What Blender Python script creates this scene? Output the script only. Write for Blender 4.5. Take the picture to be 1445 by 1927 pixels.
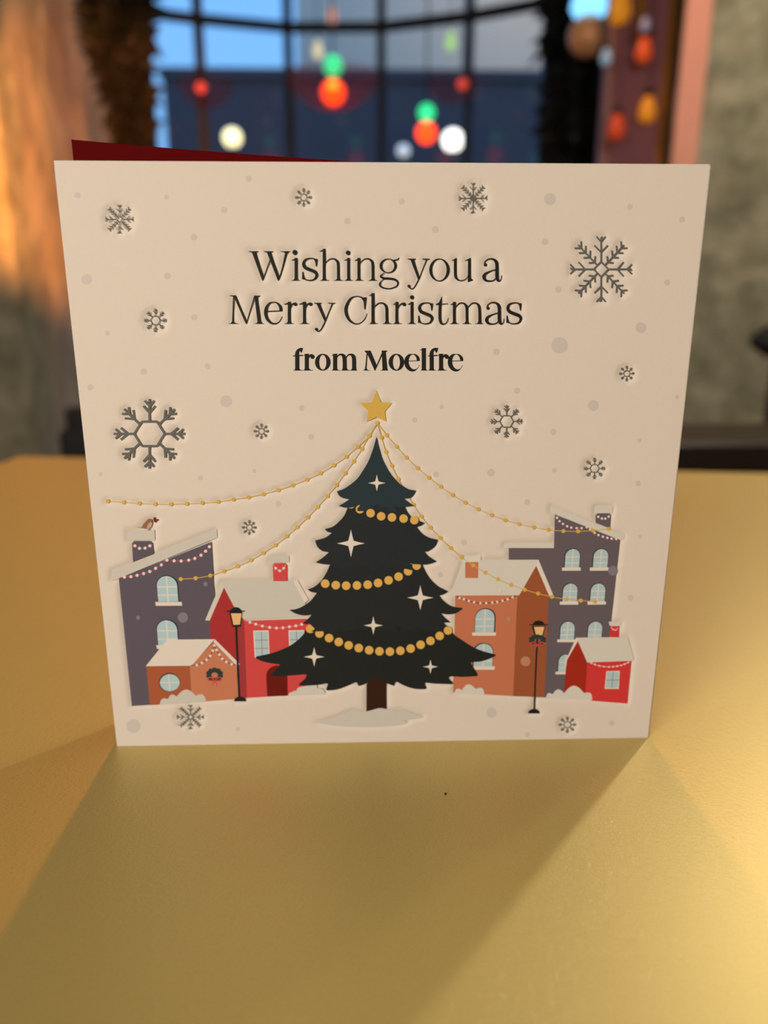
import bpy, bmesh, math, random
import numpy as np
from mathutils import Vector, Matrix, Euler
from mathutils.geometry import tessellate_polygon

random.seed(7)
np.random.seed(7)
SC = bpy.context.scene
COL = SC.collection
for o in list(bpy.data.objects):
    bpy.data.objects.remove(o, do_unlink=True)

# ------------------------------------------------------------------ camera
# metres; the card's front face stands on the plane y = 0, table top is z = 0
FPX = 1447.0
CAM = Vector((-0.00606796, -0.19079931, 0.12223583))
RW = Matrix(((0.9995587428, -0.0296912391, 0.0008660024),
             (-0.0073486099, -0.2754297101, -0.9612931253),
             (0.0287805068, 0.9608625839, -0.2755263641)))   # world -> lens (x right, y down, z ahead)
cam_d = bpy.data.cameras.new('camera')
cam = bpy.data.objects.new('camera', cam_d)
COL.objects.link(cam)
cam_d.sensor_fit = 'HORIZONTAL'
cam_d.sensor_width = 24.0
cam_d.lens = 24.0 * FPX / 1445.0
cam_d.clip_start = 0.01
cam_d.clip_end = 200
Rt = RW.transposed()
cx, cy, cz = Rt @ Vector((1, 0, 0)), Rt @ Vector((0, -1, 0)), Rt @ Vector((0, 0, -1))
cam.matrix_world = Matrix(((cx.x, cy.x, cz.x, CAM.x), (cx.y, cy.y, cz.y, CAM.y), (cx.z, cy.z, cz.z, CAM.z), (0, 0, 0, 1)))
cam_d.dof.use_dof = True
cam_d.dof.focus_distance = 0.188
cam_d.dof.aperture_fstop = cam_d.lens / 3.4
SC.camera = cam


def ray(px, py):
    return (Rt @ Vector(((px - 722.5) / FPX, (py - 963.5) / FPX, 1.0))).normalized()


def at(px, py, axis, v):
    """the point of the place seen at that spot of the photograph, on the plane axis = v"""
    d = ray(px, py)
    return CAM + d * ((v - CAM[axis]) / d[axis])


# ------------------------------------------------------------------ light
SC.view_settings.view_transform = 'Standard'
SC.view_settings.look = 'None'
SC.view_settings.exposure = 0.0
SC.view_settings.gamma = 1.0
SC.view_settings.use_curve_mapping = False
SC.cycles.use_denoising = True
SC.cycles.max_bounces = 6
SC.cycles.sample_clamp_indirect = 4.0
SC.cycles.caustics_reflective = False
SC.cycles.caustics_refractive = False

W = bpy.data.worlds.new('evening_sky')
SC.world = W
W.use_nodes = True
wn = W.node_tree.nodes
bg = wn['Background']
tc = wn.new('ShaderNodeTexCoord')
sp = wn.new('ShaderNodeSeparateXYZ')
rp = wn.new('ShaderNodeValToRGB')
rp.color_ramp.elements[0].position = 0.0
rp.color_ramp.elements[0].color = (0.20, 0.42, 0.72, 1)
rp.color_ramp.elements[1].position = 0.6
rp.color_ramp.elements[1].color = (0.11, 0.37, 0.90, 1)
W.node_tree.links.new(tc.outputs['Generated'], sp.inputs[0])
W.node_tree.links.new(sp.outputs['Z'], rp.inputs[0])
W.node_tree.links.new(rp.outputs[0], bg.inputs['Color'])
bg.inputs['Strength'].default_value = 1.5


def lamp(name, kind, loc, power, color, size=0.05, target=None, size_y=None, spread=None):
    d = bpy.data.lights.new(name, kind)
    d.energy = power
    d.color = color
    if kind == 'AREA':
        d.size = size
        if size_y:
            d.shape = 'RECTANGLE'
            d.size_y = size_y
        if spread:
            d.spread = math.radians(spread)
    else:
        d.shadow_soft_size = size
    if kind == 'SPOT':
        d.spot_size = math.radians(spread or 60)
        d.spot_blend = 0.6
    o = bpy.data.objects.new(name, d)
    COL.objects.link(o)
    o.location = loc
    if target is not None:
        o.rotation_euler = (Vector(target) - Vector(loc)).to_track_quat('-Z', 'Y').to_euler()
    return o


# pendant far behind the card (casts the shadow straight towards us)
lamp('window_pendant_light', 'SPOT', (0.0, 2.35, 1.55), 86.0, (1.0, 0.34, 0.06), 0.035, (0, 0.05, 0), spread=34)
# wall lamp right behind the card (casts the shadow to the left)
lamp('wall_lamp_light', 'POINT', (0.594, 0.625, 0.70), 11.5, (1.0, 0.87, 0.76), 0.02)
# ceiling light of the room behind the viewer, high on the left
lamp('ceiling_light', 'AREA', (-0.68, -0.85, 0.50), 12.8, (1.0, 0.84, 0.70), 0.42, (0, 0, 0.08))
# lamp glow on the left stone reveal
lamp('left_reveal_light', 'SPOT', (-0.33, 0.75, 0.27), 210.0, (1.0, 0.33, 0.06), 0.04, (-0.88, 2.50, 0.50), spread=36)
# unseen light added to warm the colour of the far facade
lamp('facade_fill_light', 'POINT', (3.0, 12.0, 5.5), 230.0, (1.0, 0.72, 0.42), 0.3)
# lights on the right stone wall
lamp('right_wall_light', 'POINT', (1.55, 1.25, 1.35), 16.0, (1.0, 0.90, 0.56), 0.06)
lamp('right_reveal_light', 'SPOT', (-0.10, 1.68, 1.40), 34.0, (1.0, 0.56, 0.42), 0.04, (0.77, 1.87, 0.66), spread=24)


# ------------------------------------------------------------------ helpers
def lin(c):
    return tuple((v / 255 / 12.92) if v / 255 <= 0.04045 else ((v / 255 + 0.055) / 1.055) ** 2.4 for v in c)


def mat(name, color, rough=0.6, metal=0.0, emit=None, estr=0.0, spec=0.5):
    m = bpy.data.materials.new(name)
    m.use_nodes = True
    b = m.node_tree.nodes['Principled BSDF']
    b.inputs['Base Color'].default_value = (*color, 1)
    b.inputs['Roughness'].default_value = rough
    b.inputs['Metallic'].default_value = metal
    b.inputs['Specular IOR Level'].default_value = spec
    if emit:
        b.inputs['Emission Color'].default_value = (*emit, 1)
        b.inputs['Emission Strength'].default_value = estr
    return m


def bump(m, scale, strength, dist=0.001, detail=4.0, coord='Object'):
    nt = m.node_tree
    b = nt.nodes['Principled BSDF']
    t = nt.nodes.new('ShaderNodeTexCoord')
    n = nt.nodes.new('ShaderNodeTexNoise')
    n.inputs['Scale'].default_value = scale
    n.inputs['Detail'].default_value = detail
    k = nt.nodes.new('ShaderNodeBump')
    k.inputs['Strength'].default_value = strength
    k.inputs['Distance'].default_value = dist
    nt.links.new(t.outputs[coord], n.inputs['Vector'])
    nt.links.new(n.outputs['Fac'], k.inputs['Height'])
    nt.links.new(k.outputs['Normal'], b.inputs['Normal'])
    return n


def mottle(m, c1, c2, scale, detail=5.0, lo=0.3, hi=0.7):
    nt = m.node_tree
    b = nt.nodes['Principled BSDF']
    t = nt.nodes.new('ShaderNodeTexCoord')
    n = nt.nodes.new('ShaderNodeTexNoise')
    n.inputs['Scale'].default_value = scale
    n.inputs['Detail'].default_value = detail
    r = nt.nodes.new('ShaderNodeValToRGB')
    r.color_ramp.elements[0].position = lo
    r.color_ramp.elements[1].position = hi
    r.color_ramp.elements[0].color = (*c1, 1)
    r.color_ramp.elements[1].color = (*c2, 1)
    nt.links.new(t.outputs['Object'], n.inputs['Vector'])
    nt.links.new(n.outputs['Fac'], r.inputs[0])
    nt.links.new(r.outputs[0], b.inputs['Base Color'])


def link(o, parent=None):
    COL.objects.link(o)
    if parent:
        o.parent = parent
    return o


def empty(name, loc=(0, 0, 0), rz=0.0):
    o = bpy.data.objects.new(name, None)
    o.empty_display_size = 0.02
    o.location = loc
    o.rotation_euler = (0, 0, rz)
    return link(o)


def tag(o, label, cat, group=None, kind=None):
    if label:
        o['label'] = label
    if cat:
        o['category'] = cat
    if group:
        o['group'] = group
    if kind:
        o['kind'] = kind
    return o


class MB:
    """collects shapes into one mesh"""
    def __init__(self):
        self.v, self.f, self.s = [], [], []

    def add(self, vs, fs, smooth=False):
        n = len(self.v)
        self.v += [tuple(p) for p in vs]
        self.f += [tuple(i + n for i in q) for q in fs]
        self.s += [smooth] * len(fs)
        return self

    def box(self, lo, hi, M=None):
        x0, y0, z0 = lo
        x1, y1, z1 = hi
        vs = [Vector(p) for p in ((x0, y0, z0), (x1, y0, z0), (x1, y1, z0), (x0, y1, z0), (x0, y0, z1), (x1, y0, z1), (x1, y1, z1), (x0, y1, z1))]
        if M:
            vs = [M @ p for p in vs]
        return self.add(vs, [(0, 3, 2, 1), (4, 5, 6, 7), (0, 1, 5, 4), (1, 2, 6, 5), (2, 3, 7, 6), (3, 0, 4, 7)])

    def tube(self, pts, radii, seg=12, cap=True):
        pts = [Vector(p) for p in pts]
        if not hasattr(radii, '__len__'):
            radii = [radii] * len(pts)
        vs, fs = [], []
        for i, p in enumerate(pts):
            d = (pts[min(i + 1, len(pts) - 1)] - pts[max(i - 1, 0)]).normalized()
            a = d.cross(Vector((0.31, 0.17, 0.93))).normalized()
            if d.cross(Vector((0.31, 0.17, 0.93))).length < 0.05:
                a = d.cross(Vector((1, 0, 0))).normalized()
            b = d.cross(a)
            for k in range(seg):
                t = 2 * math.pi * k / seg
                vs.append(p + (a * math.cos(t) + b * math.sin(t)) * radii[i])
        for i in range(len(pts) - 1):
            for k in range(seg):
                fs.append((i * seg + k, i * seg + (k + 1) % seg, (i + 1) * seg + (k + 1) % seg, (i + 1) * seg + k))
        if cap:
            fs.append(tuple(range(seg))[::-1])
            fs.append(tuple((len(pts) - 1) * seg + k for k in range(seg)))
        return self.add(vs, fs, True)

    def lathe(self, prof, c=(0, 0, 0), seg=24):
        vs, fs = [], []
        for r, z in prof:
            for k in range(seg):
                t = 2 * math.pi * k / seg
                vs.append((c[0] + r * math.cos(t), c[1] + r * math.sin(t), c[2] + z))
        for i in range(len(prof) - 1):
            for k in range(seg):
                fs.append((i * seg + k, i * seg + (k + 1) % seg, (i + 1) * seg + (k + 1) % seg, (i + 1) * seg + k))
        return self.add(vs, fs, True)

    def ball(self, c, r, seg=20, rz=None):
        n = 12
        return self.lathe([(r * math.sin(math.pi * i / n) + 1e-6, -(rz or r) * math.cos(math.pi * i / n)) for i in range(n + 1)], c, seg)

    def build(self, name, m, parent=None, loc=None, bevel=0.0):
        me = bpy.data.meshes.new(name)
        me.from_pydata(self.v, [], self.f)
        me.polygons.foreach_set('use_smooth', self.s)
        me.materials.append(m)
        me.update()
        o = bpy.data.objects.new(name, me)
        link(o, parent)
        if loc:
            o.location = loc
        if bevel:
            b = o.modifiers.new('bevel', 'BEVEL')
            b.width = bevel
            b.segments = 3
            b.limit_method = 'ANGLE'
        return o

# ------------------------------------------------------------------ the setting
M_wall = mat('lime_plaster', (0.36, 0.34, 0.27), 0.9)
mottle(M_wall, (0.23, 0.225, 0.155), (0.47, 0.45, 0.34), 15.0)
bump(M_wall, 14.0, 0.9, 0.02, 6.0)
M_stone = mat('warm_stone_plaster', (0.55, 0.47, 0.36), 0.9)
mottle(M_stone, (0.40, 0.32, 0.23), (0.62, 0.53, 0.42), 8.0)
bump(M_stone, 9.0, 1.0, 0.03, 6.0)
M_ceil = mat('ceiling_paint', (0.6, 0.55, 0.48), 0.9)
M_floor = mat('floor_boards', (0.10, 0.06, 0.035), 0.5)
mottle(M_floor, (0.07, 0.04, 0.02), (0.14, 0.085, 0.05), 6.0)
M_frame = mat('dark_window_paint', (0.012, 0.012, 0.018), 0.5)
M_darkwood = mat('dark_wood', (0.022, 0.014, 0.009), 0.45)
M_black = mat('black_upholstery', (0.008, 0.008, 0.009), 0.7)

FZ = -0.74
CZ = 1.95


def structure(name, mb, m, bevel=0.0):
    o = mb.build(name, m, bevel=bevel)
    o['kind'] = 'structure'
    return o


def rough_panel(name, a, b, z0, z1, m, amp=0.02, thick=0.25, nu=40, nv=40, seed=0, back=1.0):
    """an uneven plastered wall between two floor points, lumpy on its room side"""
    a, b = Vector(a), Vector(b)
    d = (b - a)
    nrm = Vector((d.y, -d.x, 0)).normalized()        # towards the room when going left to right
    rs = np.random.RandomState(seed)
    ph = rs.rand(9, 4)
    vs, fs = [], []
    for j in range(nv + 1):
        for i in range(nu + 1):
            u, v = i / nu, j / nv
            p = a + d * u
            z = z0 + (z1 - z0) * v
            L = d.length * u
            h = sum(math.sin((3 + 17 * q[0]) * L + 6.28 * q[1] + (2 + 15 * q[2]) * z * (1 if q[3] > .5 else -1)) for q in ph) / 9
            e = min(u, 1 - u, v, 1 - v) * 12
            p = p + nrm * (h * amp * min(1, e))
            vs.append((p.x, p.y, z))
    w = nu + 1
    for j in range(nv):
        for i in range(nu):
            fs.append((j * w + i, j * w + i + 1, (j + 1) * w + i + 1, (j + 1) * w + i))
    mb = MB()
    mb.add(vs, fs, True)
    q = [a, b, b - nrm * thick * back, a - nrm * thick * back]
    pts = [(p.x, p.y, z0) for p in q] + [(p.x, p.y, z1) for p in q]
    mb.add(pts, [(2, 3, 7, 6), (1, 2, 6, 5), (3, 0, 4, 7), (4, 5, 6, 7), (0, 3, 2, 1)])
    return structure(name, mb, m)


structure('floor', MB().box((-2.4, -2.6, FZ - 0.1), (2.4, 3.6, FZ)), M_floor)
structure('ceiling', MB().box((-2.4, -2.6, CZ), (2.4, 3.6, CZ + 0.1)), M_ceil)
structure('wall_rear', MB().box((-2.4, -2.7, FZ), (2.4, -2.6, CZ)), M_ceil)
structure('wall_left', MB().box((-2.5, -2.6, FZ), (-2.4, 1.9, CZ)), M_ceil)
structure('wall_right', MB().box((2.4, -2.6, FZ), (2.5, 2.0, CZ)), M_ceil)

# bow window: the transom bends away from us, each mullion stands where the transom is seen
MX = [262, 372, 541, 717, 884, 1042]
TY = [22, 36, 52, 51, 31, 2]
zt = at(629, 52, 1, 3.2).z
MP = [at(x, y, 2, zt) for x, y in zip(MX, TY)]

cL = at(36, 548, 1, 1.75)           # left corner of the window recess
cR = at(1284, 548, 1, 1.85)         # right corner
jL = Vector((MP[0].x - 0.10, MP[0].y + 0.02, 0))
jR = Vector((MP[5].x + 0.48, MP[5].y + 0.05, 0))
rough_panel('wall_left_front', (-2.4, cL.y, 0), (cL.x, cL.y, 0), FZ, CZ, M_wall, 0.02, 0.12, seed=1)
rough_panel('wall_left_reveal', (cL.x, cL.y + 0.004, 0), (jL.x, jL.y, 0), FZ, CZ, M_stone, 0.03, 0.12, seed=2)
rough_panel('wall_right_front', (cR.x, cR.y, 0), (2.4, cR.y, 0), FZ, CZ, M_wall, 0.03, 0.12, seed=3)
rough_panel('wall_right_reveal', (jR.x, jR.y, 0), (cR.x - 0.040, cR.y + 0.052, 0), FZ, CZ, M_stone, 0.012, 0.12, seed=4)
# right recess edge, turned to the room; pink light painted into its colour
M_edge = mat('pink_lit_plaster', (0.85, 0.46, 0.34), 0.85)
bump(M_edge, 30, 0.6, 0.01)
rough_panel('trim_1', (cR.x - 0.042, cR.y + 0.045, 0), (cR.x - 0.001, cR.y - 0.003, 0), FZ, CZ, M_edge, 0.006, 0.012, 6, 40, seed=5)

SILL, HEAD = 0.12, 1.75
lowL, lowR = Vector((jL.x, jL.y + 0.06, 0)), Vector((jR.x, jR.y + 0.06, 0))
mb = MB()
mb.box((jL.x - 0.1, min(jL.y, jR.y) - 0.02, FZ), (jR.x + 0.1, 3.40, SILL))
structure('wall_below_window', mb, M_wall)
mb = MB()
mb.box((jL.x - 0.1, min(jL.y, jR.y) - 0.02, HEAD), (jR.x + 0.1, 3.40, CZ))
structure('wall_above_window', mb, M_wall)

win = empty('window_1', ((MP[0].x + MP[5].x) / 2, MP[2].y, SILL))
win['kind'] = 'structure'
wo = win.location


def sub(name, mb, m, parent=win, bevel=0.0):
    mb.v = [(p[0] - wo.x, p[1] - wo.y, p[2] - wo.z) for p in mb.v]
    return mb.build(name, m, parent, bevel=bevel)


def bar(a, b, w, h):
    """box-section bar from a to b (w across, h in height)"""
    a, b = Vector(a), Vector(b)
    d = b - a
    L = d.length
    x = d.normalized()
    up = Vector((0, 0, 1)) if abs(x.z) < 0.9 else Vector((0, 1, 0))
    y = up.cross(x).normalized()
    z = x.cross(y)
    Mx = Matrix(((x.x, y.x, z.x, a.x), (x.y, y.y, z.y, a.y), (x.z, y.z, z.z, a.z), (0, 0, 0, 1)))
    return MB().box((0, -w / 2, -h / 2), (L, w / 2, h / 2), Mx)


glass = bpy.data.materials.new('window_glass')
glass.use_nodes = True
gn = glass.node_tree.nodes
gn.remove(gn['Principled BSDF'])
gt = gn.new('ShaderNodeBsdfTransparent')
gt.inputs[0].default_value = (0.93, 0.95, 0.95, 1)
gg = gn.new('ShaderNodeBsdfGlossy')
gg.inputs['Roughness'].default_value = 0.02
gm = gn.new('ShaderNodeMixShader')
gf = gn.new('ShaderNodeFresnel')
gf.inputs['IOR'].default_value = 1.45
glass.node_tree.links.new(gf.outputs[0], gm.inputs[0])
glass.node_tree.links.new(gt.outputs[0], gm.inputs[1])
glass.node_tree.links.new(gg.outputs[0], gm.inputs[2])
glass.node_tree.links.new(gm.outputs[0], gn['Material Output'].inputs[0])

for i, p in enumerate(MP):
    w = 0.034 if 0 < i < 5 else 0.06
    sub('mullion', MB().box((p.x - w / 2, p.y - 0.025, SILL), (p.x + w / 2, p.y + 0.025, HEAD)), M_frame, bevel=0.004)
for i in range(5):
    a, b = MP[i], MP[i + 1]
    sub('transom', bar((a.x, a.y, zt), (b.x, b.y, zt), 0.04, 0.03), M_frame)
    for z in (SILL + 0.02, HEAD - 0.02):
        sub('rail', bar((a.x, a.y, z), (b.x, b.y, z), 0.05, 0.04), M_frame)
    for z0, z1 in ((SILL + 0.04, zt - 0.015), (zt + 0.015, HEAD - 0.04)):
        d = (Vector((b.x, b.y, 0)) - Vector((a.x, a.y, 0))).normalized()
        n = Vector((-d.y, d.x, 0)) * 0.002
        mb = MB()
        c = [Vector((a.x, a.y, z0)), Vector((b.x, b.y, z0)), Vector((b.x, b.y, z1)), Vector((a.x, a.y, z1))]
        mb.add(c, [(0, 1, 2, 3)])
        sub('pane', mb, glass)

# the street outside
bd = empty('dark_building', (2.0, 9.5, FZ))
tag(bd, 'dark blue flat-roofed building across the street, seen through the window', 'building')
M_bd = mat('dark_blue_render', (0.11, 0.065, 0.065), 0.8)
M_bw = mat('dull_window', (0.03, 0.03, 0.035), 0.8)
xl = at(306, 156, 1, 9.5)
zt2 = at(660, 150, 1, 9.5).z
MB().box((xl.x - 2.0, 0, 0), (7.0, 2.0, zt2 - FZ)).build('wall', M_bd, bd)
MB().box((xl.x - 2.0 - 0.03, -0.06, zt2 - FZ), (7.06, 2.06, zt2 - FZ + 0.10)).build('parapet', M_bd, bd)
for k in range(8):
    x = xl.x - 2.0 + 0.6 + k * 1.0
    if k in (4, 5):
        MB().box((x, -0.03, 1.3), (x + 0.5, 0.02, 2.3)).build('window', M_bw, bd)
pb = empty('pale_building', (5.2, 15, FZ))
tag(pb, 'tall pale grey building rising behind the dark flat-roofed one', 'building')
M_pb = mat('grey_green_render', (0.50, 0.46, 0.38), 0.9)
px0 = at(560, 100, 1, 15).x
MB().box((px0 - 5.2, 0, 0), (7.0, 3, 11)).build('wall', M_pb, pb)
MB().box((px0 - 5.2 - 0.15, -0.15, 11), (7.15, 3.15, 11.4)).build('roof', M_bd, pb)
st = MB().box((-12, 3.45, FZ - 0.25), (14, 24, FZ - 0.15)).build('ground', mat('asphalt', (0.05, 0.05, 0.055), 0.8))
st['kind'] = 'structure'

# ------------------------------------------------------------------ table
TR = math.radians(-7.5)
tab = empty('table', (0, 0, FZ), TR)
tag(tab, 'gold metallic-topped table carrying the Christmas card', 'table')
M_gold = mat('gold_lacquer', (0.57, 0.485, 0.19), 0.44, 0.36)
nt = M_gold.node_tree
b = nt.nodes['Principled BSDF']
t = nt.nodes.new('ShaderNodeTexCoord')
n1 = nt.nodes.new('ShaderNodeTexNoise')
n1.inputs['Scale'].default_value = 1000
n1.inputs['Detail'].default_value = 2
n2 = nt.nodes.new('ShaderNodeTexNoise')
n2.inputs['Scale'].default_value = 480
n2.inputs['Detail'].default_value = 2
mx = nt.nodes.new('ShaderNodeMath')
mx.operation = 'ADD'
k = nt.nodes.new('ShaderNodeBump')
k.inputs['Strength'].default_value = 0.9
k.inputs['Distance'].default_value = 0.0007
nt.links.new(t.outputs['Object'], n1.inputs['Vector'])
nt.links.new(t.outputs['Object'], n2.inputs['Vector'])
nt.links.new(n1.outputs['Fac'], mx.inputs[0])
nt.links.new(n2.outputs['Fac'], mx.inputs[1])
nt.links.new(mx.outputs[0], k.inputs['Height'])
nt.links.new(k.outputs['Normal'], b.inputs['Coat Normal'])
b.inputs['Coat Weight'].default_value = 0.4
b.inputs['Coat Roughness'].default_value = 0.2
b.inputs['Coat Tint'].default_value = (1.0, 0.86, 0.55, 1)
n4 = nt.nodes.new('ShaderNodeTexNoise')
n4.inputs['Scale'].default_value = 2000
n4.inputs['Detail'].default_value = 3
r4 = nt.nodes.new('ShaderNodeValToRGB')  # fine grain in the base colour stands in for sparkle
r4.color_ramp.elements[0].position = 0.3
r4.color_ramp.elements[1].position = 0.7
r4.color_ramp.elements[0].color = (0.545, 0.462, 0.178, 1)
r4.color_ramp.elements[1].color = (0.605, 0.515, 0.205, 1)
nt.links.new(t.outputs['Object'], n4.inputs['Vector'])
nt.links.new(n4.outputs['Fac'], r4.inputs[0])
nt.links.new(r4.outputs[0], b.inputs['Base Color'])
n3 = nt.nodes.new('ShaderNodeTexNoise')
n3.inputs['Scale'].default_value = 3200
n3.inputs['Detail'].default_value = 1
k3 = nt.nodes.new('ShaderNodeBump')
k3.inputs['Strength'].default_value = 0.2
k3.inputs['Distance'].default_value = 0.0001
nt.links.new(t.outputs['Object'], n3.inputs['Vector'])
nt.links.new(n3.outputs['Fac'], k3.inputs['Height'])
nt.links.new(k3.outputs['Normal'], b.inputs['Normal'])
Rz = Matrix.Rotation(-TR, 3, 'Z')
bc = Rz @ Vector((-0.2715, 0.4021, 0))          # the back left corner in the table's own frame
MB().box((bc.x, bc.y - 0.78, -0.022 - FZ), (bc.x + 0.74, bc.y, -FZ)).build('tabletop', M_gold, tab, bevel=0.003)
mcx, mcy = bc.x + 0.37, bc.y - 0.39
M_iron = mat('black_iron', (0.012, 0.012, 0.013), 0.4, 0.6)
MB().lathe([(0.001, 0.025), (0.03, 0.025), (0.03, 0.66), (0.12, 0.70), (0.12, -0.022 - FZ), (0.001, -0.022 - FZ)], (mcx, mcy, 0)).build('pedestal', M_iron, tab)
MB().lathe([(0.001, 0.0), (0.24, 0.0), (0.24, 0.012), (0.05, 0.03), (0.001, 0.03)], (mcx, mcy, 0), 40).build('base', M_iron, tab)

c = at(838, 1495, 2, 0)
MB().ball((0, 0, 0.0002), 0.00028, 10).build('crumb', M_black, loc=(c.x, c.y, 0))
tag(bpy.data.objects['crumb'], 'tiny black crumb on the gold tabletop in front of the card', 'crumb')

# ------------------------------------------------------------------ furniture behind
ch = empty('dark_chair', (at(150, 830, 1, 0.95).x, 0.95, FZ), math.radians(8))
tag(ch, 'black chair behind the table beside the orange-lit stone, left of the card', 'chair')
tz = at(130, 770, 1, 0.95).z - FZ
sw = 0.036
for sx in (0, 0.36):
    MB().box((sx - 0.018, 0.0, 0), (sx + 0.018, 0.035, tz)).build('leg', M_black, ch, bevel=0.006)
    MB().box((sx - 0.018, 0.38, 0), (sx + 0.018, 0.415, 0.44)).build('leg', M_black, ch, bevel=0.006)
MB().box((-0.03, 0.0, 0.44), (0.39, 0.43, 0.48)).build('seat', M_black, ch, bevel=0.012)
MB().box((-0.03, -0.006, 0.58), (0.39, 0.034, tz - 0.03)).build('backrest', M_black, ch, bevel=0.012)

ry = 1.30
rp_ = at(1388, 645, 1, ry)
rc = empty('rounded_chair', (rp_.x, ry, FZ), math.radians(-6))
tag(rc, 'black chair with rounded top rail against the right stone wall', 'chair')
rh = at(1400, 642, 1, ry).z - FZ
MB().tube([(0.03 + 0.42 * i / 14, 0.05 * math.sin(math.pi * i / 14), rh) for i in range(15)],
          [0.012, 0.03] + [0.037] * 11 + [0.03, 0.012], 14).build('top_rail', M_black, rc)
for sx in (0.10, 0.40):
    MB().box((sx - 0.016, 0.01, 0), (sx + 0.016, 0.042, rh)).build('leg', M_black, rc, bevel=0.005)
    MB().box((sx - 0.016, -0.30, 0), (sx + 0.016, -0.268, 0.30)).build('leg', M_black, rc, bevel=0.005)
MB().box((0.06, -0.32, 0.30), (0.44, 0.0, 0.34)).build('seat', M_black, rc, bevel=0.012)

bp = at(1262, 834, 1, 0.72)
be = empty('bench', (bp.x, 0.72, FZ), 0)
tag(be, 'low dark wooden bench just behind the right end of the table', 'bench')
bh = bp.z - FZ
MB().box((0, 0, bh - 0.05), (0.75, 0.15, bh)).build('seat', M_darkwood, be, bevel=0.006)
MB().box((0, 0.01, bh - 0.17), (0.75, 0.03, bh - 0.05)).build('apron', M_darkwood, be)
for sx in (0.02, 0.69):
    for sy in (0.02, 0.09):
        MB().box((sx, sy, 0), (sx + 0.04, sy + 0.04, bh - 0.05)).build('leg', M_darkwood, be)
# ------------------------------------------------------------------ garlands, lights and ornaments round the window
def leaf_mesh(spine, half, count, size, seed, flat=0.5):
    """a mass of folded pointed leaves scattered about a line"""
    rs = np.random.RandomState(seed)
    mb = MB()
    sp_ = [Vector(p) for p in spine]
    for i in range(count):
        u = rs.rand() * (len(sp_) - 1)
        k = min(int(u), len(sp_) - 2)
        p = sp_[k].lerp(sp_[k + 1], u - k)
        hw = half[k] + (half[k + 1] - half[k]) * (u - k)
        a = rs.rand() * 6.283
        r = hw * math.sqrt(rs.rand())
        p = p + Vector((math.cos(a) * r, math.sin(a) * r * flat, 0))
        R = Euler((rs.uniform(-1.3, 1.3), rs.uniform(-1.3, 1.3), rs.uniform(0, 6.28))).to_matrix()
        L = size * rs.uniform(0.6, 1.2)
        w = L * 0.28
        pts = [(0, 0, 0), (w, L * 0.4, w * 0.5), (0, L, 0), (-w, L * 0.4, w * 0.5)]
        mb.add([p + R @ Vector(q) for q in pts], [(0, 1, 2), (0, 2, 3)])
    return mb


M_leaf = mat('dark_green_needles', (0.020, 0.032, 0.018), 0.7)
mottle(M_leaf, (0.005, 0.008, 0.004), (0.016, 0.028, 0.014), 14.0)
M_leaf2 = mat('brown_dried_leaves', (0.022, 0.014, 0.008), 0.7)
mottle(M_leaf2, (0.002, 0.0016, 0.0013), (0.009, 0.005, 0.0025), 14.0)

gy = 2.2
P0, P1, P2, P3 = at(215, -60, 1, gy), at(222, 70, 1, gy), at(238, 180, 1, gy), at(250, 300, 1, gy)
gl = empty('garland', (P3.x, gy, SILL))
tag(gl, 'dark leafy garland hanging down the left side of the window', 'garland')
lx = [(p.x - P3.x, 0, p.z - SILL) for p in (P0, P1, P2, P3)] + [(0.01, 0, 0.1)]
leaf_mesh(lx, [0.075, 0.07, 0.04, 0.022, 0.02], 1500, 0.07, 3).build('foliage', M_leaf2, gl)
leaf_mesh(lx[:2], [0.08, 0.07], 260, 0.07, 13).build('green_sprigs', M_leaf, gl)
MB().tube(lx, 0.018, 8).build('stem', M_darkwood, gl)

# dark timber post at the window's left jamb
pa, pb_ = at(228, 200, 1, MP[0].y - 0.06), at(268, 200, 1, MP[0].y - 0.06)
structure('trim_2', MB().box((pa.x, MP[0].y - 0.10, FZ), (pb_.x, MP[0].y - 0.04, CZ)), M_darkwood, 0.004)

gy2 = 2.45
Q = [at(1083, -60, 1, gy2), at(1082, 110, 1, gy2), at(1078, 300, 1, gy2)]
gr = empty('garland', (Q[2].x, gy2, SILL))
tag(gr, 'dark brown leafy garland on the right side of the window, behind the copper bauble', 'garland')
lx = [(p.x - Q[2].x, 0, p.z - SILL) for p in Q] + [(0, 0, 0.1)]
leaf_mesh(lx, [0.085, 0.085, 0.08, 0.07], 1800, 0.07, 5).build('foliage', M_leaf2, gr)
MB().tube(lx, 0.03, 8).build('stem', M_darkwood, gr)
pa, pb_ = at(1046, 200, 1, gy2 + 0.09), at(1136, 200, 1, gy2 + 0.09)
structure('trim_3', MB().box((pa.x, gy2 + 0.08, FZ), (pb_.x, gy2 + 0.12, CZ)), M_darkwood, 0.004)

# copper bauble with a blue lit cap
by = 2.25
bc_ = at(1106, 68, 1, by)
br = 33 / FPX * 2.45
bb = empty('bauble', (bc_.x, by, bc_.z))
tag(bb, 'large copper glass bauble with a glowing blue cap, right of the window', 'bauble')
M_copper = mat('copper_glass', (0.92, 0.46, 0.22), 0.42, 0.2)
MB().ball((0, 0, 0), br, 28).build('globe', M_copper, bb)
M_blue = mat('blue_lamp', (0.2, 0.6, 0.9), 0.4, 0, (0.20, 0.58, 1.0), 1.7)
MB().lathe([(0.001, br * 0.86), (br * 0.75, br * 0.9), (br * 0.95, br * 1.25), (br * 0.8, br * 1.9), (br * 0.3, br * 2.3), (0.001, br * 2.3)], (0, 0, 0), 20).build('cap', M_blue, bb)
MB().tube([(0, 0, br * 2.2), (0, 0, CZ - bc_.z)], 0.003, 8).build('cord', M_black, bb)

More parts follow.
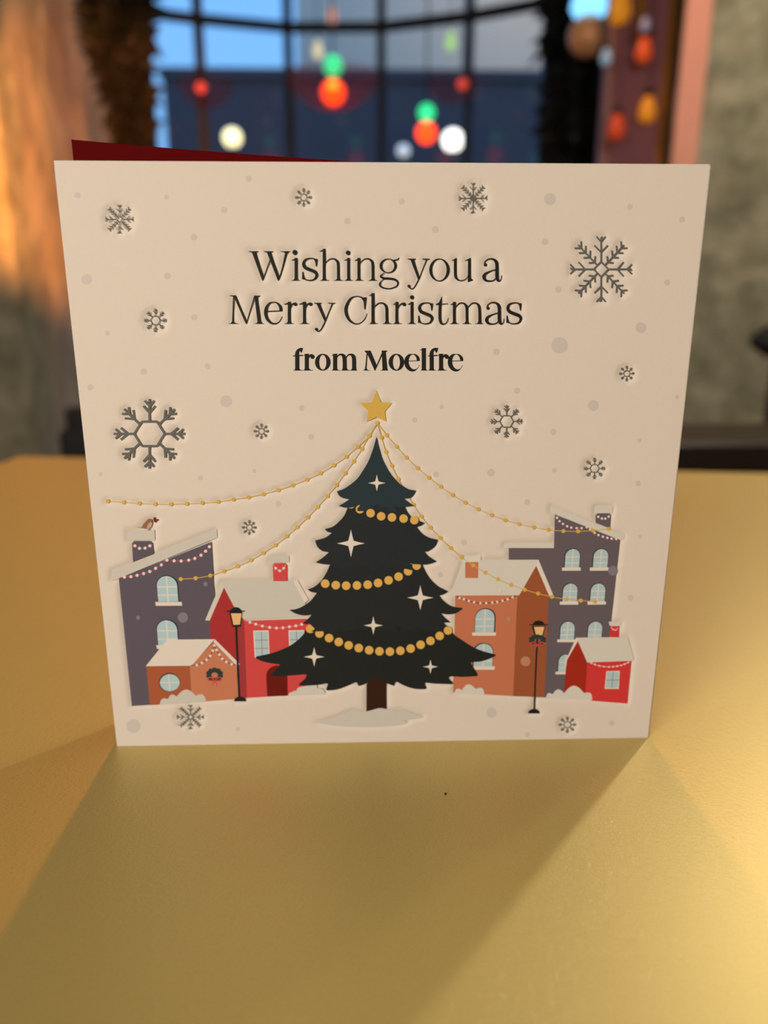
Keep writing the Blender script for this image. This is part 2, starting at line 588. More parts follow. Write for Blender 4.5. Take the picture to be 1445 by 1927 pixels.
# mauve board with a gold edge on the right of the window
M_mauve = mat('mauve_paint', (0.26, 0.10, 0.13), 0.55)
mottle(M_mauve, (0.24, 0.088, 0.113), (0.31, 0.118, 0.15), 5.0)
M_goldtrim = mat('old_gold_trim', (0.55, 0.27, 0.05), 0.4, 0.3)
M_rosetrim = mat('rose_trim', (0.42, 0.20, 0.17), 0.5)
fy = 2.12
x0, x1, x2, x3 = [at(px, 150, 1, fy).x for px in (1138, 1152, 1246, 1263)]
bo = empty('painted_board', (x0, fy, FZ))
tag(bo, 'tall mauve painted board with a gold right edge beside the window', 'board')
MB().box((x1 - x0, 0, 0), (x2 - x0, 0.03, CZ - FZ)).build('panel', M_mauve, bo)
MB().box((0, -0.012, 0), (x1 - x0, 0.03, CZ - FZ)).build('left_trim', M_rosetrim, bo, bevel=0.003)
MB().box((x2 - x0, -0.012, 0), (x3 - x0, 0.03, CZ - FZ)).build('right_trim', M_goldtrim, bo, bevel=0.003)
x4 = at(1287, 150, 1, 2.0).x
structure('trim_4', MB().box((x3 + 0.004, 2.06, FZ), (x4, 2.10, CZ)), M_darkwood, 0.004)

M_rib = mat('gold_ribbon', (0.30, 0.13, 0.015), 0.45, 0.2)
r0, r1 = at(1196, -40, 1, fy - 0.03), at(1198, 135, 1, fy - 0.03)
rb = empty('ribbon', (r1.x, fy - 0.03, r1.z))
tag(rb, 'pointed dark gold ribbon hanging down the mauve board from above', 'ribbon')
L = CZ - r1.z
MB().add([(0, 0, 0), (0.012, 0, 0.12), (0.017, 0, L), (-0.017, 0, L), (-0.012, 0, 0.12),
          (0, 0.004, 0), (0.012, 0.004, 0.12), (0.017, 0.004, L), (-0.017, 0.004, L), (-0.012, 0.004, 0.12)],
         [(4, 3, 2, 1, 0), (5, 6, 7, 8, 9), (0, 1, 6, 5), (1, 2, 7, 6), (2, 3, 8, 7), (3, 4, 9, 8), (4, 0, 5, 9)]).build('band', M_rib, rb)


def fairy_bulb(px, py, col, strength, label, r=0.019, y=None):
    y = y or fy - 0.04
    p = at(px, py, 1, y)
    e = empty('fairy_light', (p.x, y, p.z))
    tag(e, label, 'fairy light', 'coloured lights hanging on the mauve board')
    m = mat('fairy_glass', col, 0.35, 0, col, strength)
    MB().lathe([(0.001, -r * 1.2), (r * 0.75, -r * 0.95), (r, -r * 0.2), (r * 0.8, r * 0.7), (r * 0.45, r * 1.6), (0.001, r * 1.7)], (0, 0, 0), 18).build('bulb', m, e)
    MB().lathe([(0.001, r * 1.5), (r * 0.5, r * 1.5), (r * 0.5, r * 2.3), (0.001, r * 2.3)], (0, 0, 0), 12).build('socket', M_black, e)
    MB().tube([(0, 0, r * 2.2), (0, 0, CZ - p.z)], 0.0015, 6).build('cord', mat('dim_cord', (0.05, 0.02, 0.015)), e)
    return e


fairy_bulb(1166, 18, (0.80, 0.30, 0.015), 0.40, 'orange fairy light at the top left of the mauve board', 0.030)
fairy_bulb(1211, 98, (0.70, 0.085, 0.012), 0.32, 'red-orange fairy light beside the tip of the gold ribbon', 0.022, fy - 0.085)
fairy_bulb(1218, 210, (0.75, 0.27, 0.012), 0.38, 'amber fairy light on the mauve board near its gold edge', 0.024)
fairy_bulb(1160, 243, (0.62, 0.06, 0.012), 0.30, 'red fairy light low on the left of the mauve board', 0.023, fy - 0.11)
fairy_bulb(1214, 48, (0.30, 0.30, 0.42), 0.25, 'small pale blue-grey fairy light above the red-orange one', 0.012, fy - 0.135)
fairy_bulb(1140, 110, (0.25, 0.38, 0.52), 0.35, 'pale blue fairy light between the copper bauble and the mauve board', 0.014, fy - 0.13)

# coloured bulbs hanging in pairs before the window
def bulb_part(name, z, r, col, strength, par):
    m = mat(name + '_glow', col, 0.3, 0, col, strength)
    return MB().ball((0, 0, z), r, 20).build(name, m, par)


wy = 2.55
S = 2.68 / FPX            # metres per pixel of the photograph out there
GREEN, RED, ORANGE = (0.03, 0.80, 0.30), (1.0, 0.055, 0.005), (1.0, 0.30, 0.02)


def bulb_pair(px, py_g, py_r, r_g, r_r, label):
    pg, pr = at(px, py_g, 1, wy), at(px, py_r, 1, wy)
    e = empty('pendant_light', (pr.x, wy, pr.z))
    tag(e, label, 'pendant light', 'red and green hanging lights in the window')
    bulb_part('red_bulb', 0, r_r * S, RED, 2.6, e)
    dz = pg.z - pr.z
    bulb_part('green_bulb', dz, r_g * S, GREEN, 1.3, e)
    MB().tube([(0, 0.0, dz + r_g * S * 0.9), (0, 0, CZ - pr.z)], 0.003, 6).build('cord', M_black, e)
    return e, dz


M_dish = bpy.data.materials.new('red_reflection_glass')  # dishes added to stand for the red lamp glow reflected in the panes
M_dish.use_nodes = True
dn = M_dish.node_tree.nodes
dn.remove(dn['Principled BSDF'])
dt = dn.new('ShaderNodeBsdfTransparent')
dt.inputs[0].default_value = (0.985, 0.93, 0.925, 1)
dd = dn.new('ShaderNodeBsdfTranslucent')
dd.inputs[0].default_value = (0.7, 0.10, 0.07, 1)
dm = dn.new('ShaderNodeMixShader')
dm.inputs[0].default_value = 0.09
M_dish.node_tree.links.new(dt.outputs[0], dm.inputs[1])
M_dish.node_tree.links.new(dd.outputs[0], dm.inputs[2])
M_dish.node_tree.links.new(dm.outputs[0], dn['Material Output'].inputs[0])


def dish(par, z, r, h, c=(0, 0)):
    prof = [(r * math.sin(t * math.pi / 2 / 8) + 1e-5, h * (1 - math.cos(t * math.pi / 2 / 8))) for t in range(9)]
    prof += [(r * 0.985, h)] + [((r - 0.002) * math.sin(t * math.pi / 2 / 8) + 1e-5, 0.002 + (h - 0.002) * (1 - math.cos(t * math.pi / 2 / 8))) for t in range(8, -1, -1)]
    return MB().lathe(prof, (c[0], c[1], z), 32).build('reflection_dish', M_dish, par)


e, dz = bulb_pair(627, 124, 174, 16, 20, 'green and orange-red pendant bulbs with their red reflection built as a dish, centre of the window')
bulb_part('filament', 0.012, 9 * S, ORANGE, 3.0, e).location = (0, -13 * S, 0.0)
dish(e, -27 * S, 78 * S, 56 * S)
bulb_pair(802, 212, 250, 14, 17, 'lower green and red pendant bulbs with no dish, right of the centre mullions')
for px, py, r, off, lab in ((388, 165, 50, -10, 'red lamp reflection built as a hanging dish behind the second mullion on the left'),
                            (852, 158, 48, 18, 'red lamp reflection built as a hanging dish at the fourth mullion, above the white street lamp')):
    p = at(px, py, 1, wy + 0.22)
    e = empty('lamp_reflection', (p.x, wy + 0.22, p.z))
    tag(e, lab, 'pendant light', 'red lamp reflections in the window built as dishes')
    dish(e, -34 * S, r * S, 46 * S)
    bulb_part('bulb', 0, 9 * S, (1.0, 0.10, 0.05), 0.9, e).location = (off * S, 0, 0)
    MB().tube([(off * S, 0, 8 * S), (0, 0, CZ - p.z)], 0.002, 6).build('cord', M_black, e)

for px, py, r, col, s, lab in ((598, 96, 9, (0.78, 0.72, 0.45), 0.75, 'pale cream bulb reflection built as a teardrop left of the centre green bulb'),
                               (848, 80, 10, (0.42, 0.72, 0.26), 0.75, 'pale green bulb reflection built as a teardrop in the fourth pane from the left'),
                               (625, 30, 9, (0.80, 0.36, 0.26), 0.6, 'pinkish bulb reflection built as a teardrop above the window transom')):
    p = at(px, py, 1, wy + 0.1)
    e = empty('bulb_reflection', (p.x, wy + 0.1, p.z))  # glowing teardrop added in place of a string bulb's reflection
    tag(e, lab, 'bulb reflection', 'bulb reflections in the window built as teardrops')
    m = mat('teardrop_glow', col, 0.4, 0, col, s)
    rr = r * S
    MB().lathe([(0.001, -rr * 1.4), (rr * 0.7, -rr * 1.1), (rr, -rr * 0.2), (rr * 0.7, rr), (0.2 * rr, rr * 2), (0.001, rr * 2)], (0, 0, 0), 18).build('bulb', m, e)
    MB().tube([(0, 0, rr * 1.9), (0, 0, CZ - p.z)], 0.0018, 6).build('cord', M_black, e)

# street lamps outside
for px, py, r, col, s, lab in ((437, 259, 15, (1.0, 0.86, 0.42), 2.2, 'warm yellow street lamp seen low in the second pane from the left'),
                               (852, 264, 17, (1.0, 0.93, 0.80), 3.0, 'bright white street lamp seen right of the red and green bulbs'),
                               (759, 284, 10, (0.85, 0.80, 0.75), 0.8, 'small dim white street lamp just over the card top edge')):
    y = 7.5
    p = at(px, py, 1, y)
    e = empty('street_lamp', (p.x, y, FZ - 0.15))
    tag(e, lab, 'street lamp', 'street lamps outside the window')
    sc = 7.7 / FPX
    h = p.z - FZ + 0.15
    m = mat('street_lamp_glow', col, 0.4, 0, col, s)
    MB().ball((0, 0, h), r * sc, 20).build('globe', m, e)
    MB().tube([(0, 0, 0), (0, 0, h - r * sc * 0.95)], [0.06, 0.035], 10).build('post', M_iron, e)
# ------------------------------------------------------------------ the card
CW, CHT = 0.150, 0.15062
card = empty('greeting_card', (0, 0, 0))
tag(card, 'white folded Christmas card with a printed tree and village standing on the gold table', 'greeting card')


def cm(p):
    q = at(p[0], p[1], 1, 0.0)
    return (q.x, q.z)


def crop(ox, oy, w, out=1445):
    s = out / w
    return lambda *pts: [(ox + p[0] / s, oy + p[1] / s) + tuple(p[2:]) for p in pts]


def crs(ox, oy, w, out=1445):
    s = out / w
    return lambda r: r / s


def smooth(pts, n=5):
    """Catmull-Rom through the points (any dimension)"""
    P = [np.array(p, float) for p in pts]
    if len(P) < 3:
        return [tuple(p) for p in P]
    P = [2 * P[0] - P[1]] + P + [2 * P[-1] - P[-2]]
    out = []
    for i in range(1, len(P) - 2):
        for k in range(n):
            t = k / n
            a, b, c, d = P[i - 1], P[i], P[i + 1], P[i + 2]
            out.append(tuple(0.5 * (2 * b + (c - a) * t + (2 * a - 5 * b + 4 * c - d) * t * t + (3 * b - a - 3 * c + d) * t ** 3)))
    out.append(tuple(P[-2]))
    return out


def runs(*rr, n=5):
    """closed outline made of smooth runs with sharp corners between them"""
    out = []
    for r in rr:
        s = smooth(r, n)
        if out and math.hypot(out[-1][0] - s[0][0], out[-1][1] - s[0][1]) < 1e-6:
            s = s[1:]
        out += s
    if math.hypot(out[-1][0] - out[0][0], out[-1][1] - out[0][1]) < 1e-6:
        out.pop()
    return out


PAPER = (0.80, 0.765, 0.715)
REF = {'l': (222, 203, 180), 'm': (214, 194, 170), 'r': (200, 178, 148), 't': (206, 184, 162)}
_inks = {}


def ink(name, obs, ref='l', rough=0.6):
    """printed colour: what is seen divided by the light on the paper beside it"""
    key = (name, obs, ref)
    if key not in _inks:
        a, b = lin(obs), lin(REF[ref])
        m = mat(name, tuple(min(0.9, PAPER[i] * a[i] / b[i]) for i in range(3)), rough, spec=0.3)
        bump(m, 2600, 0.25, 0.0001, 2.0)
        _inks[key] = m
    return _inks[key]


PRESSED = []          # triangles (card metres) that the letterpress pushes into the paper
INK0, STEP = 0.00011, 0.0000035


class Ink:
    def __init__(self, layer, press=True, lift=False):
        self.L, self.press, self.lift = layer, press, lift
        self.v, self.f, self.mi, self.mats = [], [], [], []
        self.n = 0

    def _m(self, m):
        if m not in self.mats:
            self.mats.append(m)
        return self.mats.index(m)

    def _y(self, dl=0):
        return (-0.00001 if self.lift else INK0) - (self.L + dl) * STEP

    def raw(self, pts, faces, m, dl=0):
        n = len(self.v)
        y = self._y(dl + min(0.85, self.n * 0.014))      # a hair apart, so that crossings never coincide
        self.n += 1
        self.v += [(p[0], y, p[1]) for p in pts]
        k = self._m(m)
        for q in faces:
            a = 0.0                                   # make every face look at the viewer (-y)
            for i in range(len(q)):
                p0, p1 = pts[q[i]], pts[q[(i + 1) % len(q)]]
                a += p0[0] * p1[1] - p1[0] * p0[1]
            q = tuple(q) if a > 0 else tuple(q)[::-1]
            self.f.append(tuple(i + n for i in q))
            self.mi.append(k)
            if self.press:
                for i in range(1, len(q) - 1):
                    PRESSED.append((pts[q[0]], pts[q[i]], pts[q[i + 1]]))
        return self

    def poly(self, pts, m, dl=0, card_space=False):
        c = [(p[0], p[1]) for p in pts] if card_space else [cm(p) for p in pts]
        tri = tessellate_polygon([[Vector((p[0] * 1000, p[1] * 1000, 0)) for p in c]])
        return self.raw(c, tri, m, dl)

    def stroke(self, pts, m, n=6, dl=0, w=None, card_space=False):
        """ribbon through (x, y, width) points"""
        if w is not None:
            pts = [(p[0], p[1], w) for p in pts]
        s = smooth(pts, n)
        L, R = [], []
        for i, p in enumerate(s):
            a, b = s[max(i - 1, 0)], s[min(i + 1, len(s) - 1)]
            dx, dy = b[0] - a[0], b[1] - a[1]
            d = math.hypot(dx, dy) or 1
            nx, ny = -dy / d * p[2] / 2, dx / d * p[2] / 2
            L.append((p[0] + nx, p[1] + ny))
            R.append((p[0] - nx, p[1] - ny))
        c = L + R
        if not card_space:
            c = [cm(p) for p in c]
        k = len(L)
        return self.raw(c, [(i, i + 1, k + i + 1, k + i) for i in range(k - 1)], m, dl)

    def disc(self, p, r, m, ry=None, n=20, dl=0):
        return self.raw([cm((p[0] + r * math.cos(2 * math.pi * i / n), p[1] + (ry or r) * math.sin(2 * math.pi * i / n))) for i in range(n)],
                        [tuple(range(n))], m, dl)

    def ring(self, p, rx, ry, ix, iy, m, n=40, dx=0, dl=0):
        o = [cm((p[0] + rx * math.cos(2 * math.pi * i / n), p[1] + ry * math.sin(2 * math.pi * i / n))) for i in range(n)]
        q = [cm((p[0] + dx + ix * math.cos(2 * math.pi * i / n), p[1] + iy * math.sin(2 * math.pi * i / n))) for i in range(n)]
        return self.raw(o + q, [(i, (i + 1) % n, n + (i + 1) % n, n + i) for i in range(n)], m, dl)

    def build(self, name, parent=card, label=None):
        me = bpy.data.meshes.new(name)
        me.from_pydata(self.v, [], self.f)
        for m in self.mats:
            me.materials.append(m)
        me.polygons.foreach_set('material_index', self.mi)
        me.update()
        o = bpy.data.objects.new(name, me)
        link(o, parent)
        if label:
            o['label'] = label
        return o


# ---- colours of the print
K_TEXT = ink('black_ink', (20, 20, 17), 't')
K_FLAKE = ink('grey_ink', (92, 86, 78), 't')
K_FLAKE2 = ink('grey_ink', (98, 94, 80), 'l')
K_DOT = ink('pale_grey_ink', (197, 180, 161), 'm')
K_GOLD = ink('gold_ink', (206, 160, 68), 'm')
K_BEAD = ink('bead_gold_ink', (222, 170, 82), 'l')
K_SNOW = ink('snow_grey_ink', (211, 199, 178), 'l')
K_SNOWD = ink('snow_grey_ink', (205, 193, 173), 'l')
K_SNOWR = ink('snow_grey_ink', (194, 178, 150), 'r')
K_CREAM = ink('cream_ink', (226, 208, 186), 'l')
K_CREAMR = ink('cream_ink', (203, 184, 156), 'r')
K_PURP = ink('purple_ink', (92, 81, 88), 'l')
K_PURPR = ink('purple_ink', (90, 76, 72), 'r')
K_NAVY = ink('navy_ink', (38, 36, 50), 'l')
K_GLASS = ink('pale_blue_ink', (176, 196, 190), 'l')
K_GLASSR = ink('pale_blue_ink', (160, 170, 155), 'r')
K_RED = ink('red_ink', (210, 70, 66), 'l')
K_REDD = ink('dark_red_ink', (168, 44, 44), 'l')
K_REDM = ink('shade_red_ink', (160, 52, 54), 'l')
K_REDR = ink('red_ink', (190, 46, 40), 'r')
K_REDDR = ink('dark_red_ink', (146, 32, 16), 'r')
K_DOOR = ink('door_red_ink', (104, 12, 6), 'l')
K_ORF = ink('orange_ink', (198, 120, 82), 'l')
K_ORS = ink('rust_ink', (168, 86, 52), 'l')
K_ORFR = ink('orange_ink', (190, 108, 72), 'm')
K_ORSR = ink('rust_ink', (150, 78, 44), 'm')
K_STRING = ink('string_red_ink', (192, 62, 66), 'l')
K_STRINGR = ink('string_red_ink', (150, 62, 62), 'r')
K_PINK = ink('string_pink_ink', (232, 140, 110), 'l')
K_PEARL = ink('pearl_ink', (228, 205, 196), 'l')
K_PEARLR = ink('pearl_ink', (214, 184, 168), 'r')
K_DARK = ink('dark_ink', (36, 30, 30), 'l')
K_IRON = ink('lamp_black_ink', (20, 20, 27), 'l')
K_PEACH = ink('peach_ink', (236, 182, 118), 'l')
K_GREEN = ink('wreath_green_ink', (38, 56, 50), 'l')
K_TRUNK = ink('trunk_brown_ink', (48, 22, 10), 'l')
K_T = [ink('tree_ink', (34, 49, 53), 'l'), ink('tree_ink', (31, 36, 39), 'l'), ink('tree_ink', (29, 33, 34), 'l'), ink('tree_ink', (24, 28, 27), 'l')]
K_HDOT = ink('snow_on_purple_ink', (132, 118, 122), 'l')
K_ODOT = ink('snow_on_orange_ink', (184, 124, 92), 'm')
K_BIRD = ink('robin_brown_ink', (152, 98, 66), 'l')
K_BIRDB = ink('robin_breast_ink', (192, 156, 136), 'l')
K_BERRY = ink('berry_ink', (128, 28, 44), 'l')

# ---- snowflakes
def flake_stroke(ik, c, R, ang, pts, w, m):
    ca, sa = math.cos(ang), math.sin(ang)
    q = [(c[0] + R[0] * (p[0] * ca - p[1] * sa), c[1] + R[1] * (p[0] * sa + p[1] * ca)) for p in pts]
    ik.stroke(q, m, w=w, n=1)


def snowflake(kind, cx_, cy_, rx, ry, m):
    ik = Ink(2)
    c, R = (cx_, cy_), (rx, ry)
    r = (rx + ry) / 2
    if kind == 'hex':
        w = max(1.15, r * 0.064)
        h = 0.405
        V = [(h * 1.05 * math.cos(math.pi / 3 * k), h * 0.94 * math.sin(math.pi / 3 * k) / 0.94) for k in range(7)]
        for k in range(6):
            flake_stroke(ik, c, R, 0, [V[k], V[k + 1]], w, m)
        for k in range(8):
            a = math.pi / 4 * k
            r0 = (0.42, 0.36, 0.35, 0.36)[k % 4]
            for p in ([(r0, 0), (1, 0)], [(0.60, 0), (0.80, 0.17)], [(0.60, 0), (0.80, -0.17)],
                      [(0.80, 0), (0.95, 0.135)], [(0.80, 0), (0.95, -0.135)]):
                flake_stroke(ik, c, R, a, p, w, m)
    else:
        w = max(1.1, r * 0.052)
        d = 0.235
        D = [(d, 0), (0, d), (-d, 0), (0, -d)]
        for k in range(4):
            flake_stroke(ik, c, R, 0, [D[k], D[(k + 1) % 4]], w, m)
        if kind == 'solid':
            ik.disc(c, rx * 0.2, m, ry * 0.2)
        for k in range(4):
            a = math.pi / 2 * k
            for p in ([(d, 0), (0.98, 0)], [(0.52, 0), (0.73, 0.22)], [(0.52, 0), (0.73, -0.22)],
                      [(0.84, 0), (1.0, 0.15)], [(0.84, 0), (1.0, -0.15)], [(0.86, 0), (1.0, 0.03)]):
                flake_stroke(ik, c, R, a, p, w, m)
            a += math.pi / 4
            for p in ([(0.17, 0), (1.05, 0)], [(0.30, 0), (0.42, 0.15)], [(0.30, 0), (0.42, -0.15)],
                      [(0.52, 0), (0.65, 0.16)], [(0.52, 0), (0.65, -0.16)], [(0.72, 0), (0.86, 0.16)], [(0.72, 0), (0.86, -0.16)],
                      [(0.92, 0), (1.06, 0.15)], [(0.92, 0), (1.06, -0.15)]):
                flake_stroke(ik, c, R, a, p, w, m)
    return ik.build('snowflake')


for a in (('diamond', 224, 412.2, 26.6, 27, K_FLAKE), ('hex', 291.8, 602.9, 21.8, 22.1, K_FLAKE), ('hex', 570.7, 371, 16, 17.5, K_FLAKE),
          ('solid', 889.9, 372.6, 27, 28.8, K_FLAKE), ('diamond', 1131.2, 506.6, 58.3, 61.5, K_FLAKE), ('hex', 280.9, 816.5, 67.5, 65.7, K_FLAKE),
          ('hex', 1179.3, 703, 14.8, 14.8, K_FLAKE), ('hex', 953.2, 793.2, 30.8, 30.9, K_FLAKE), ('hex', 1118.6, 881.7, 20.7, 20.3, K_FLAKE),
          ('hex', 491.3, 811.6, 14.6, 14.6, K_FLAKE), ('hex', 468.5, 992.8, 14, 14, K_FLAKE), ('diamond', 357.6, 1349.8, 25.6, 22.8, K_FLAKE2),
          ('hex', 1067.5, 1364.2, 17, 15.6, K_FLAKE2)):
    snowflake(*a)

# ---- falling snow dots
dots = []
for f, g, L in ((crop(100, 290, 320), crs(100, 290, 320), [(205, 350, 28), (963, 365, 20), (1195, 705, 29), (285, 1065, 46), (972, 1035, 29), (462, 1520, 20), (1200, 1387, 27)]),
                (crop(400, 290, 360), crs(0, 0, 360), [(272, 185, 24), (88, 422, 24), (1018, 506, 24), (1428, 357, 24)]),
                (crop(740, 290, 300), crs(0, 0, 300), [(380, 684, 32), (1420, 408, 54), (1375, 795, 30)]),
                (crop(1020, 290, 320), crs(0, 0, 320), [(745, 447, 25), (1190, 555, 26), (1063, 1090, 26), (138, 1150, 28), (840, 1475, 46), (148, 1625, 70)]),
                (crop(130, 640, 300), crs(0, 0, 300), [(677, 285, 29), (193, 430, 28), (1255, 237, 27), (1425, 555, 54), (285, 1215, 19), (1190, 1250, 24)]),
                (crop(880, 640, 410), crs(0, 0, 410), [(190, 78, 22), (328, 335, 21), (833, 434, 36), (567, 609, 21), (1388, 378, 14), (1139, 665, 14), (155, 879, 25), (575, 865, 16), (1130, 950, 18), (395, 1075, 20)]),
                (crop(560, 720, 300), crs(0, 0, 300), [(37, 230, 27), (122, 492, 27), (1305, 222, 20), (1062, 340, 25), (1255, 832, 26)]),
                (crop(440, 720, 280), crs(0, 0, 280), [(198, 858, 20), (432, 1177, 27)]),
                (crop(190, 1140, 280), crs(0, 0, 280), [(315, 1167, 68), (1330, 1197, 20)]),
                (crop(690, 1030, 260, 1431), crs(0, 0, 260, 1431), [(765, 285, 27), (1292, 1712, 53)]),
                (crop(840, 930, 220, 1060), crs(0, 0, 220, 1060), [(158, 437, 27)]),
                (crop(1010, 930, 230), crs(0, 0, 230), [(1220, 500, 25), (1110, 1225, 35)]),
                (crop(970, 1140, 270), crs(0, 0, 270), [(970, 1180, 28), (120, 1297, 25)])):
    for x, y, r in L:
        p = f((x, y))[0]
        dots.append((p[0], p[1], g(r), K_DOT))
for x, y, r, m in ((260, 1162.3, 4, K_HDOT), (386.8, 1099, 4.3, K_HDOT), (344.5, 1162, 10, K_HDOT), (1153, 1074, 9.2, K_HDOT),
                   (957, 1164.5, 4.6, K_ODOT), (988.8, 1244.4, 9.3, K_ODOT), (941, 1111, 3, K_CREAM)):
    dots.append((x, y, r, m))
for x, y, r, m in dots:
    Ink(1, False, True).disc((x, y), r, m).build('snow_dot')

# ---- lettering
def serif(ik, x0, x1, y, m, th=7, up=True, stem=None):
    """flat slab with bracketed middle; stem = (left, right) of the stroke it carries"""
    s = -1 if up else 1
    a, b = stem if stem else ((x0 * .6 + x1 * .4), (x0 * .4 + x1 * .6))
    return [(x0, y), (x1, y), (x1, y + s * th * .55), (b + (x1 - b) * .35, y + s * th * .9), (b, y + s * th * 3), (a, y + s * th * 3), (a - (a - x0) * .35, y + s * th * .9), (x0, y + s * th * .55)]


class Text:
    def __init__(self, f, sc, m, press=True, lift=False):
        self.f, self.m, self.sc = f, m, sc
        self.ik = Ink(3, press, lift)

    def S(self, pts, n=6):
        q = self.f(*pts)
        self.ik.stroke([(p[0], p[1], p[2] / self.sc) for p in q], self.m, n)

    def P(self, pts):
        self.ik.poly(self.f(*pts), self.m)

    def D(self, x, y, r):
        p = self.f((x, y))[0]
        self.ik.disc(p, r / self.sc, self.m)

    def stem(self, x, y0, y1, w, foot=None, flag=None, wb=None, th=7):
        """vertical stroke, optional foot serif (l, r) and flag at its top (x of tip, drop)"""
        wb = wb or w
        self.P([(x - w / 2, y0), (x + w / 2, y0), (x + wb / 2, y1), (x - wb / 2, y1)])
        if foot:
            self.P(serif(None, foot[0], foot[1], y1 + 2, None, th, True, (x - wb / 2, x + wb / 2)))
        if flag:
            t, d = flag
            self.P([(x + w / 2, y0 - 2), (x + w / 2, y0 + d), (x - w / 2, y0 + d + 6), (x - w / 2, y0 + d * .82), (t, y0 + d), (t, y0 + d - 5)])

    def i(self, x, top, base, w, foot, flag, dot):
        self.stem(x, top, base, w, foot, flag)
        self.D(*dot)

    def arch(self, x0, x1, top, base, w, foot, thin=8):
        """thin spring from the stem, thick shoulder, right stem with foot"""
        h = base - top
        self.S([(x0 + w * .3, top + h * .24, thin), (x0 + (x1 - x0) * .38, top + h * .055, thin * 1.2), (x0 + (x1 - x0) * .70, top + h * .035, w * .55),
                (x0 + (x1 - x0) * .92, top + h * .14, w * .92), (x1, top + h * .34, w), (x1 + 1, base, w)])
        self.P(serif(None, foot[0], foot[1], base + 2, None, 7, True, (x1 - w / 2 + 1, x1 + w / 2 + 1)))

    def s(self, x, y, w, h):
        """x, y = left and top of the letter; w, h = its size"""
        q = lambda u, v, t: (x + u * w, y + v * h, t * w)
        self.S([q(.93, .19, .05), q(.80, .06, .07), q(.52, .03, .075), q(.22, .09, .12), q(.09, .25, .17), q(.20, .42, .21), q(.50, .52, .21), q(.80, .61, .21), q(.91, .75, .17), q(.78, .92, .11), q(.50, .975, .075), q(.20, .93, .07), q(.04, .80, .05)])
        self.P([q(.97, .05, 0)[:2], q(.92, .38, 0)[:2], q(.86, .37, 0)[:2], q(.82, .18, 0)[:2], q(.72, .05, 0)[:2]])
        self.P([q(.0, .92, 0)[:2], q(.02, .60, 0)[:2], q(.08, .60, 0)[:2], q(.12, .78, 0)[:2], q(.24, .95, 0)[:2]])

    def o(self, x, y, rx, ry, tx, ty):
        p = self.f((x, y))[0]
        s = self.sc
        self.ik.ring(p, rx / s, ry / s, (rx - tx) / s, (ry - ty) / s, self.m)

    def a(self, x, y, w, h):
        q = lambda u, v, t: (x + u * w, y + v * h, t * w)
        self.D(*q(.155, .27, .085))
        self.S([q(.10, .27, .06), q(.15, .12, .055), q(.34, .02, .06), q(.55, .03, .10), q(.71, .15, .165), q(.745, .35, .17), q(.745, .78, .17), q(.80, .95, .14), q(.90, .97, .06), q(.965, .88, .04), q(.985, .74, .035)])
        self.S([q(.72, .47, .045), q(.45, .54, .06), q(.17, .66, .12), q(.075, .80, .165), q(.16, .94, .13), q(.38, .985, .075), q(.58, .95, .055), q(.72, .83, .045)])

    def e(self, x, y, w, h, bold=1.0):
        q = lambda u, v, t: (x + u * w, y + v * h, t * w)
        b = bold
        self.S([q(.10, .43, .055), q(.985, .405, .055)], 1)
        self.S([q(.915, .42, .16 * (1 + (b - 1) * .45)), q(.87, .22, .15 * (1 + (b - 1) * .45)), q(.70, .06, .08 * (1 + (b - 1) * .5)), q(.50, .025, .05), q(.28, .08, .09 * b), q(.11, .28, .15 * b), q(.075, .52, .165 * b), q(.16, .76, .155 * b), q(.36, .93, .12 * b), q(.60, .975, .075 * b), q(.82, .88, .045), q(.985, .66, .03)])

    def r(self, x, top, base, w, foot, flag, ball):
        self.stem(x, top, base, w, foot, flag)
        bx, by_, br_ = ball
        self.S([(x + w * .35, top + (base - top) * .30, w * .28), (x + (bx - x) * .45, top + (base - top) * .13, w * .42), (bx - br_ * .4, by_ - br_ * .55, br_ * .9), (bx + br_ * .5, by_ - br_ * .35, br_ * .8)])
        self.D(bx, by_, br_)

    def y(self, l0, l1, r0, r1, top, vx, vy, w, tail, ball):
        self.P([(l0, top - 4), (l1, top - 4), (l1, top + 2), (l0 + (l1 - l0) * .80, top + 7), (vx + w * .42, vy - 4), (vx - w * .15, vy + 10), (l0 + (l1 - l0) * .34, top + 7), (l0, top + 2)])
        self.P([(r0, top - 4), (r1, top - 4), (r1, top + 2), (r0 + (r1 - r0) * .78, top + 7), (r0 + (r1 - r0) * .44, top + 7), (r0, top + 2)])
        self.S([(r0 + (r1 - r0) * .60, top, w * .42)] + [(vx + (r0 + (r1 - r0) * .6 - vx) * .5, (top + vy) / 2, w * .36), (vx, vy, w * .42)] + list(tail))
        self.D(*ball)


f1, s1 = crop(420, 450, 280), 1445 / 280
f2, s2 = crop(690, 450, 310), 1445 / 310
f3, s3 = crop(540, 640, 350), 1445 / 350
BASE, XT = 401, 184
T = Text(f1, s1, K_TEXT)
